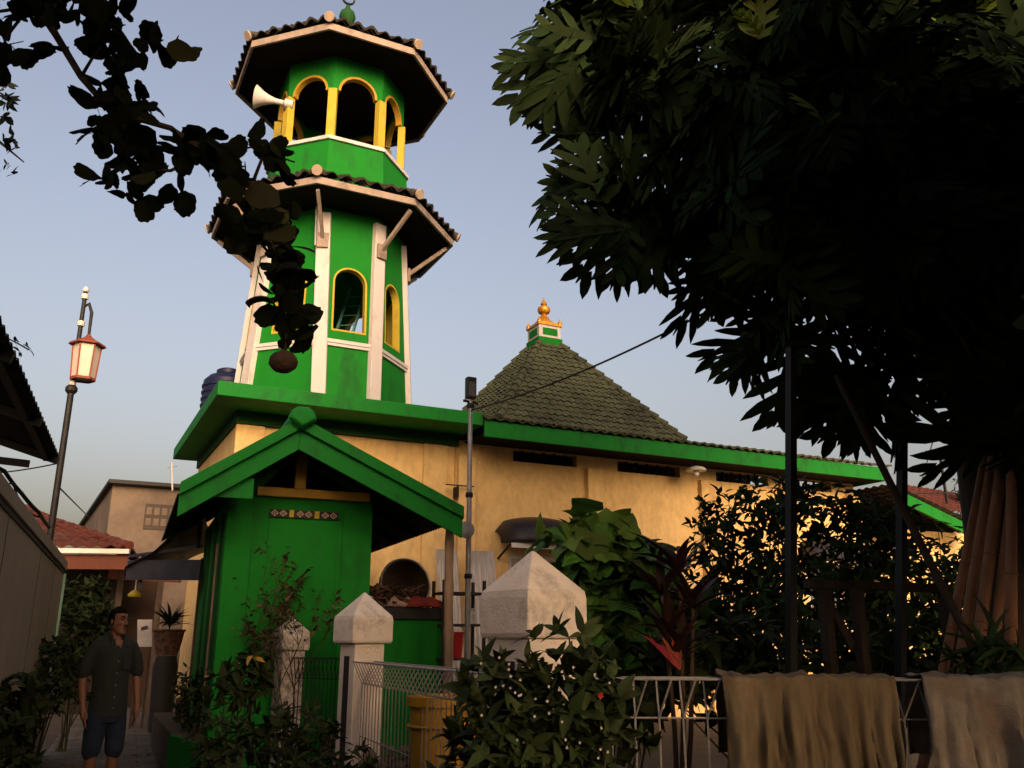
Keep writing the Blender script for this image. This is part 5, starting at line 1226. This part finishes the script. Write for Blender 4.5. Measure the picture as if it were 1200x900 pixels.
br = thing('brown_porch', 'dim porch with red brown eave board at the end of the alley', 'porch', D(180, 700, 19) * Vector((1, 1, 0)))
a, b = D(128, 672, 19), D(212, 676, 19); MB().bar(a, b, .08, .24).build('eave_board', M['maroon'], br); MB().bar(a + Vector((0, 0, .2)), b + Vector((0, 0, .2)), .3, .05).build('eave_roof', M['rust'], br)
a, b = D(128, 760, 21), D(178, 760, 21); MB().hexa([(a.x, a.y, 0), (b.x, b.y, 0), (b.x + .1, b.y + .2, 0), (a.x, a.y + .2, 0)], [(a.x, a.y, 3.1), (b.x, b.y, 3.1), (b.x + .1, b.y + .2, 3.1), (a.x, a.y + .2, 3.1)]).build('wall', M['brickbrown'], br)
for u in (134, 182): q = D(u, 740, 19); MB().bar((q.x, q.y, 0), (q.x, q.y, 3.0), .12, .12).build('column', M['wood'], br)
wh = thing('white_house', 'bright white house wall with barred window far down the alley', 'house', D(210, 700, 27) * Vector((1, 1, 0)))
a, b = D(172, 700, 27), D(300, 700, 28); MB().hexa([(a.x, a.y, 0), (b.x, b.y, 0), (b.x, b.y + .25, 0), (a.x, a.y + .25, 0)], [(a.x, a.y, 4.0), (b.x, b.y, 4.0), (b.x, b.y + .25, 4.0), (a.x, a.y + .25, 4.0)]).build('wall', M['blueplaster'], wh)
w_ = MB(); 
for u in (184, 190, 196): q = D(u, 700, 26.9); w_.bar((q.x, q.y, 1.6), (q.x, q.y, 3.2), .04, .03)
for z in (1.9, 2.5, 3.1): a, b = D(180, 700, 26.9), D(226, 700, 26.9); w_.bar((a.x, a.y, z), (b.x, b.y, z), .03, .03)
w_.build('window', M['galv'], wh)
nb = thing('notice_board', 'white board with dark curved emblem leaning at the end of the alley', 'board', D(168, 742, 16))
a, b = D(161, 758, 16), D(178, 758, 16); a2, b2 = D(161, 726, 16.2), D(178, 726, 16.2); t_ = Vector((.02, .06, 0))
MB().hexa([a, b, b2, a2], [a + t_, b + t_, b2 + t_, a2 + t_]).build('panel', M['signpaper'], nb)
nf = Vector((-.03, -.09, .0)) * .12
def bp_(s, t): return a.lerp(b, s).lerp(a2.lerp(b2, s), t) + nf
MB().hexa([bp_(.25, .60), bp_(.75, .66), bp_(.7, .78), bp_(.3, .72)], [bp_(.25, .60) + nf, bp_(.75, .66) + nf, bp_(.7, .78) + nf, bp_(.3, .72) + nf]).build('emblem', M['ink'], nb)
for s in (.1, .9): q = a.lerp(b, s); MB().bar((q.x, q.y, 0), q, .04, .04).build('leg', M['wood'], nb)
hl = thing('hanging_lamp', 'small yellow lamp shade hanging on a pale cord under the porch', 'lamp', D(158, 697, 14.5))
MB().lathe([(.10, 0), (.11, .03), (.05, .09), (.02, .11)], (0, 0, -.03), 14).build('lamp_shade', M['yellow'], hl, world=False, smooth=40)
MB().tube([(0, 0, .08), (0, 0, .5)], .012, 6).build('cord', M['lampwhite'], hl, world=False)
# houses and aerials beyond the hall on the right
fh = thing('far_red_roof', 'distant house with red tile roof behind the lean-to', 'house', (26, 24, 0))
a, b = D(1065, 592, 32), D(1160, 606, 33); mb = MB(); tile_face(mb, a, b, D(1060, 572, 35), D(1150, 580, 36), course=.35, pitch=.3, amp=.03); mb.build('roof', M['tile_red'], fh, smooth=50)
a2, b2 = a + Vector((.2, .3, -.2)), b + Vector((-.2, .3, -.2)); MB().hexa([(a2.x, a2.y, 0), (b2.x, b2.y, 0), (b2.x, b2.y + 2, 0), (a2.x, a2.y + 2, 0)], [a2, b2, b2 + Vector((0, 2, 0)), a2 + Vector((0, 2, 0))]).build('wall', M['housewall'], fh)
an = thing('aerial', 'thin television aerial on a mast behind the lean-to roof', 'aerial', D(1109, 588, 30))
a, b = D(1110, 590, 30), D(1101, 530, 30); m_ = MB().bar(a, b, .07, .07); m_.build('mast', M['iron'], an)
h_ = MB(); q = D(1101, 535, 30); 
for u, v, w in ((1101, 534, 13), (1101, 546, 6)): h_.bar(D(u - w, v + 2, 30), D(u + w, v - 2, 30), .05, .05)
h_.build('crossarm', M['iron'], an)
an2 = thing('aerial', 'tiny aerial above the roof left of the gatehouse', 'aerial', D(202, 560, 23)); MB().bar(D(202, 575, 23), D(201, 542, 23), .04, .04).build('mast', M['galv'], an2); MB().bar(D(196, 548, 23), D(207, 546, 23), .03, .03).build('crossarm', M['galv'], an2)
tt = shrub('distant_tree', 'small distant tree behind the red roof beyond the lean-to', 'tree', at0(1128, 34), [(tuple(D(1128, 570, 34)), (.5, .5, .35)), (tuple(D(1135, 580, 34)), (.5, .5, .3))], T_OB, 60, (.14, .25), M['smallleaf'], M['bark'], 6, stem_r=.04)

# ================================================================== cables
def cable(label, pts, r=.008, sag=.0):
    P_ = [Vector(p) for p in pts]; out = []
    for a, b in zip(P_[:-1], P_[1:]):
        for i in range(16): t = i / 16; out.append(a.lerp(b, t) - Vector((0, 0, sag * 4 * t * (1 - t))))
    out.append(P_[-1]); tag(MB().tube(out, r, 5).build('cable', M['iron'], loc=out[0], smooth=80), label, 'cable', 'overhead cables')
cable('black cable rising from the thin grey pole to the big tree', [(4.48, 10.06, 4.30), D(870, 343, 6.6)], .011, .10)
cable('thin cable from the big tree down to the lean-to roof', [D(1098, 500, 9), D(1076, 578, 20)], .008)
cable('thin horizontal cable beside the aerial', [D(1060, 578, 22), D(1145, 578, 22)], .012)
cable('thin slanting cable right of the aerial', [D(1105, 540, 30), D(1140, 566, 30)], .02)
cable('thin cable from the street lamp towards the stained house', [(-.16, 12.62, 3.35), D(104, 606, 23)], .012)
cable('thin cable from the street lamp over the beige wall', [(-.16, 12.62, 3.65), D(-60, 556, 12)], .010, .05)
cable('thick tangled cable drooping from the canopy frame behind the beige wall', [D(-20, 535, 8.6), D(5, 552, 8.8), D(25, 578, 9.2), D(45, 600, 9.6), D(58, 618, 10.4)], .022, .01)
cable('second tangled cable looping beside the thick one', [D(-10, 560, 8.6), D(15, 566, 8.9), D(30, 596, 9.3), D(52, 606, 10)], .010, .03)

# ================================================================== man in the alley
MX, MY = .53, 8.95
man = thing('person', 'man in dark short sleeved shirt and blue knee shorts standing in the alley looking right', 'person', (MX, MY, 0), radians(14))
def ell(cx, cy, z, rx, ry, n=20, tilt=0.): return [Vector((cx + rx * cos(2 * pi * k / n), cy + ry * sin(2 * pi * k / n), z + tilt * sin(2 * pi * k / n))) for k in range(n)]
def limb(mb, pts, rad, n=14):
    pts = [Vector(p) for p in pts]; a, b = pts[0], pts[-1]
    d0 = (pts[0] - pts[1]).normalized(); d1 = (pts[-1] - pts[-2]).normalized()
    mb.tube([a + d0 * rad[0] * .7] + pts + [b + d1 * rad[-1] * .7], [rad[0] * .6] + list(rad) + [rad[-1] * .6], n)
bd = MB()
bd.loft([ell(0, 0, z, rx, ry) for z, rx, ry in ((.82, .12, .09), (.88, .165, .115), (1.0, .155, .11), (1.1, .15, .11), (1.25, .172, .118), (1.36, .18, .108), (1.42, .165, .085), (1.47, .08, .06))])
limb(bd, [(0, .01, 1.42), (0, -.005, 1.52), (0, -.015, 1.58)], [.066, .056, .056])
for s in (-1, 1):      # legs and feet
    limb(bd, [(s * .085, 0, .86), (s * .10, -.01, .66), (s * .105, -.015, .47), (s * .11, .015, .30), (s * .115, .03, .09)], [.088, .078, .057, .056, .036])
    limb(bd, [(s * .118, .045, .045), (s * .128, -.05, .035), (s * .14, -.14, .025)], [.036, .040, .030])
arms = {}
for s in (-1, 1):
    el = Vector((s * .265, .03, 1.12)); wr = Vector((s * .262, -.075, .90))
    limb(bd, [(s * .175, .0, 1.385), (s * .235, .015, 1.27), el], [.056, .046, .039]); limb(bd, [el, el.lerp(wr, .35), wr], [.039, .039, .026])
    hd_ = Vector((s * .250, -.105, .815)); limb(bd, [wr, wr.lerp(hd_, .6), hd_], [.026, .034, .030])
    for k, (dy, L) in enumerate(((-.030, .075), (-.010, .086), (.010, .080), (.028, .062))):   # fingers
        b0 = hd_ + Vector((-s * .002, dy, -.012)); k1 = b0 + Vector((-s * .006, -.010, -L * .5)); k2 = k1 + Vector((-s * .018, .004, -L * .45)); limb(bd, [b0, k1, k2], [.0105, .0098, .008], 8)
    t0 = wr.lerp(hd_, .45) + Vector((-s * .012, -.026, 0)); limb(bd, [t0, t0 + Vector((-s * .012, -.026, -.03)), t0 + Vector((-s * .014, -.03, -.062))], [.013, .012, .0095], 8)
hy = radians(24); HM = Matrix.Translation((0, -.025, 1.615)) @ Matrix.Rotation(hy, 4, 'Z')
def H(x, y, z): return HM @ Vector((x, y, z))
prof = ((-.118, .026, .030, -.062), (-.105, .044, .052, -.048), (-.075, .058, .075, -.020), (-.03, .069, .090, -.002), (.02, .074, .096, .004), (.06, .072, .093, .006), (.09, .058, .076, .008), (.108, .030, .042, .008))
bd.loft([[H(rx * cos(2 * pi * k / 20), cy + ry * sin(2 * pi * k / 20), z) for k in range(20)] for z, rx, ry, cy in prof])
nose = [(0, -.094, .022), (0, -.108, -.006), (0, -.119, -.028)]; limb(bd, [H(*q) for q in nose], [.008, .010, .013], 8)
for s in (-1, 1):
    limb(bd, [H(s * .012, -.100, -.032), H(s * .017, -.094, -.030)], [.009, .008], 8); limb(bd, [H(s * .010, -.094, .034), H(s * .045, -.080, .036)], [.010, .008], 8)
    bd.ball(H(s * .076, .010, -.008), (.012, .020, .032), 10, 8); limb(bd, [H(s * .035, -.078, -.02), H(s * .05, -.062, -.025)], [.016, .014], 8)
limb(bd, [H(-.022, -.094, -.060), H(0, -.099, -.057), H(.022, -.094, -.060)], [.006, .009, .006], 8); limb(bd, [H(-.018, -.090, -.072), H(0, -.096, -.074), H(.018, -.090, -.072)], [.006, .010, .006], 8)
bo = bd.build('body', M['skin'], man, world=False); remesh(bo, .0065, 3)
for s in (-1, 1): MB().ball(H(s * .032, -.0885, .012), (.013, .008, .008), 10, 8).build('eye', M['eye'], man, world=False, smooth=80)
eb = MB()
for s in (-1, 1): limb(eb, [H(s * .016, -.099, .034), H(s * .034, -.094, .040), H(s * .05, -.082, .034)], [.005, .006, .003], 6)
eb.build('eyebrows', M['hair'], man, world=False, smooth=80)
MB().tube([H(-.024, -.101, -.0655), H(0, -.1065, -.0655), H(.024, -.101, -.0655)], .0022, 6).build('mouth', M['eye'], man, world=False)
limb_m = MB(); limb(limb_m, [H(-.026, -.103, -.048), H(0, -.109, -.046), H(.026, -.103, -.048)], [.004, .0055, .004], 6); limb_m.build('moustache', M['hair'], man, world=False, smooth=80)
hb = MB(); rings = []
for z, g_ in ((-.035, 1), (0, 1), (.03, 1), (.048, 1), (.07, 1), (.09, 1), (.112, 1), (.124, 1)):
    t = np.interp(z, [p[0] for p in prof] + [.13], [p[1] for p in prof] + [.004]); t2 = np.interp(z, [p[0] for p in prof] + [.13], [p[2] for p in prof] + [.006]); ring = []
    for k in range(28):
        a = 2 * pi * k / 28; fr_ = sin(a); front = max(0, -fr_)
        zz_ = z
        inset = -.012 if (front > .28 and z < .066) else .009        # leave the face free
        ring.append(H((t + inset) * cos(a), .008 + (t2 + inset) * sin(a), zz_ + .003 * sin(9 * a + z * 60)))
    rings.append(ring)
hb.loft(rings); ho = hb.build('hair', M['hair'], man, world=False); remesh(ho, .006, 2)
for v in ho.data.vertices: v.co = v.co + v.normal * (.006 * noise.noise(v.co * 90) + .005 * noise.noise(v.co * 38))
shm = MB()
shm.loft([ell(0, 0, z, rx, ry, 24, tl) for z, rx, ry, tl in ((.80, .186, .140, 0), (.88, .187, .142, 0), (1.0, .178, .138, 0), (1.12, .176, .136, 0), (1.25, .192, .138, 0), (1.34, .206, .134, .005), (1.41, .200, .122, .012), (1.455, .150, .102, .03), (1.49, .095, .085, .045), (1.505, .074, .072, .05))])
for s in (-1, 1): limb(shm, [(s * .160, 0, 1.395), (s * .228, .012, 1.29), (s * .264, .026, 1.175)], [.070, .065, .062])
for v_ in range(0): pass
so_ = shm.build('shirt', M['shirt'], man, world=False); remesh(so_, .008, 3)
for v in so_.data.vertices:
    c = v.co; k = noise.noise(Vector((c.x * 9, c.y * 9, c.z * 5))) * .010 + noise.noise(Vector((c.x * 22, c.y * 22, c.z * 12 + 3))) * .004; v.co = c + v.normal * k
cl = MB()
for s in (-1, 1): cl.hexa([(s * .012, -.125, 1.345), (s * .075, -.105, 1.40), (s * .070, -.02, 1.505), (s * .052, -.06, 1.49)], [(s * .012, -.137, 1.345), (s * .078, -.120, 1.40), (s * .084, -.02, 1.512), (s * .060, -.075, 1.50)])
cl.build('collar', M['shirt'], so_, world=False, bevel=.003)
MB().add([(-.042, -.1255, 1.425), (.042, -.1255, 1.425), (0, -.1475, 1.31), (0, -.10, 1.44)], [(0, 2, 1), (0, 1, 3)]) if False else None
vn = MB().hexa([(-.040, -.108, 1.45), (.040, -.108, 1.45), (.003, -.139, 1.325), (-.003, -.139, 1.325)], [(-.040, -.06, 1.45), (.040, -.06, 1.45), (.003, -.10, 1.325), (-.003, -.10, 1.325)]).build('open_neck', M['skin'], so_, world=False)
pk = MB().box(.05, .13, -.150, -.132, 1.20, 1.29).build('pocket', M['shirt'], so_, world=False, bevel=.004)
for z in (1.27, 1.17, 1.07, .97, .88): MB().ball((.004, -.146, z), (.007, .004, .007), 8, 6).build('button', M['button'], so_, world=False)
pn = MB(); pn.loft([ell(0, 0, z, rx, ry, 24) for z, rx, ry in ((.76, .165, .125), (.84, .178, .132), (.95, .168, .125))])
for s in (-1, 1): limb(pn, [(s * .088, 0, .84), (s * .102, -.01, .66), (s * .110, -.012, .52)], [.104, .098, .088])
po = pn.build('shorts', M['denim'], man, world=False); remesh(po, .008, 3)
for v in po.data.vertices: c = v.co; v.co = c + v.normal * (noise.noise(Vector((c.x * 12, c.y * 12, c.z * 9))) * .008)
for s in (-1, 1): MB().loft([[Vector((s * .128 + x * q, -.05 + y, z)) for x, y in ((-.045, -.125), (.0, -.15), (.045, -.125), (.048, 0), (.042, .11), (0, .135), (-.042, .11), (-.046, 0))] for q, z in ((1, 0.004), (1.02, .014), (.96, .022))]).build('sandal', M['rubber'], man, world=False)
man.scale = (.87, .92, 1)

# ================================================================== far trees beyond the houses
cs = []; ax = []
for i in range(420):
    x = RNG.uniform(-45, 95); h = 3.2 + 1.6 * noise.noise(Vector((x * .12, 3, 1))); cs.append((x, 52 + RNG.uniform(-2, 2) - .12 * abs(x), RNG.uniform(.2, max(1, h)))); ax.append(tuple(RNG.normal(0, .5, 3) + np.array([0, -.5, .7])))
P, Dd, N, S = rosettes(cs, ax, (6, 8), (.8, 1.5), (40, 100))
tag(leaves('treeline', T_OB, P, Dd, N, S, M['bushleaf_dark']), 'low dark line of far trees beyond the houses', 'trees', kind='stuff')
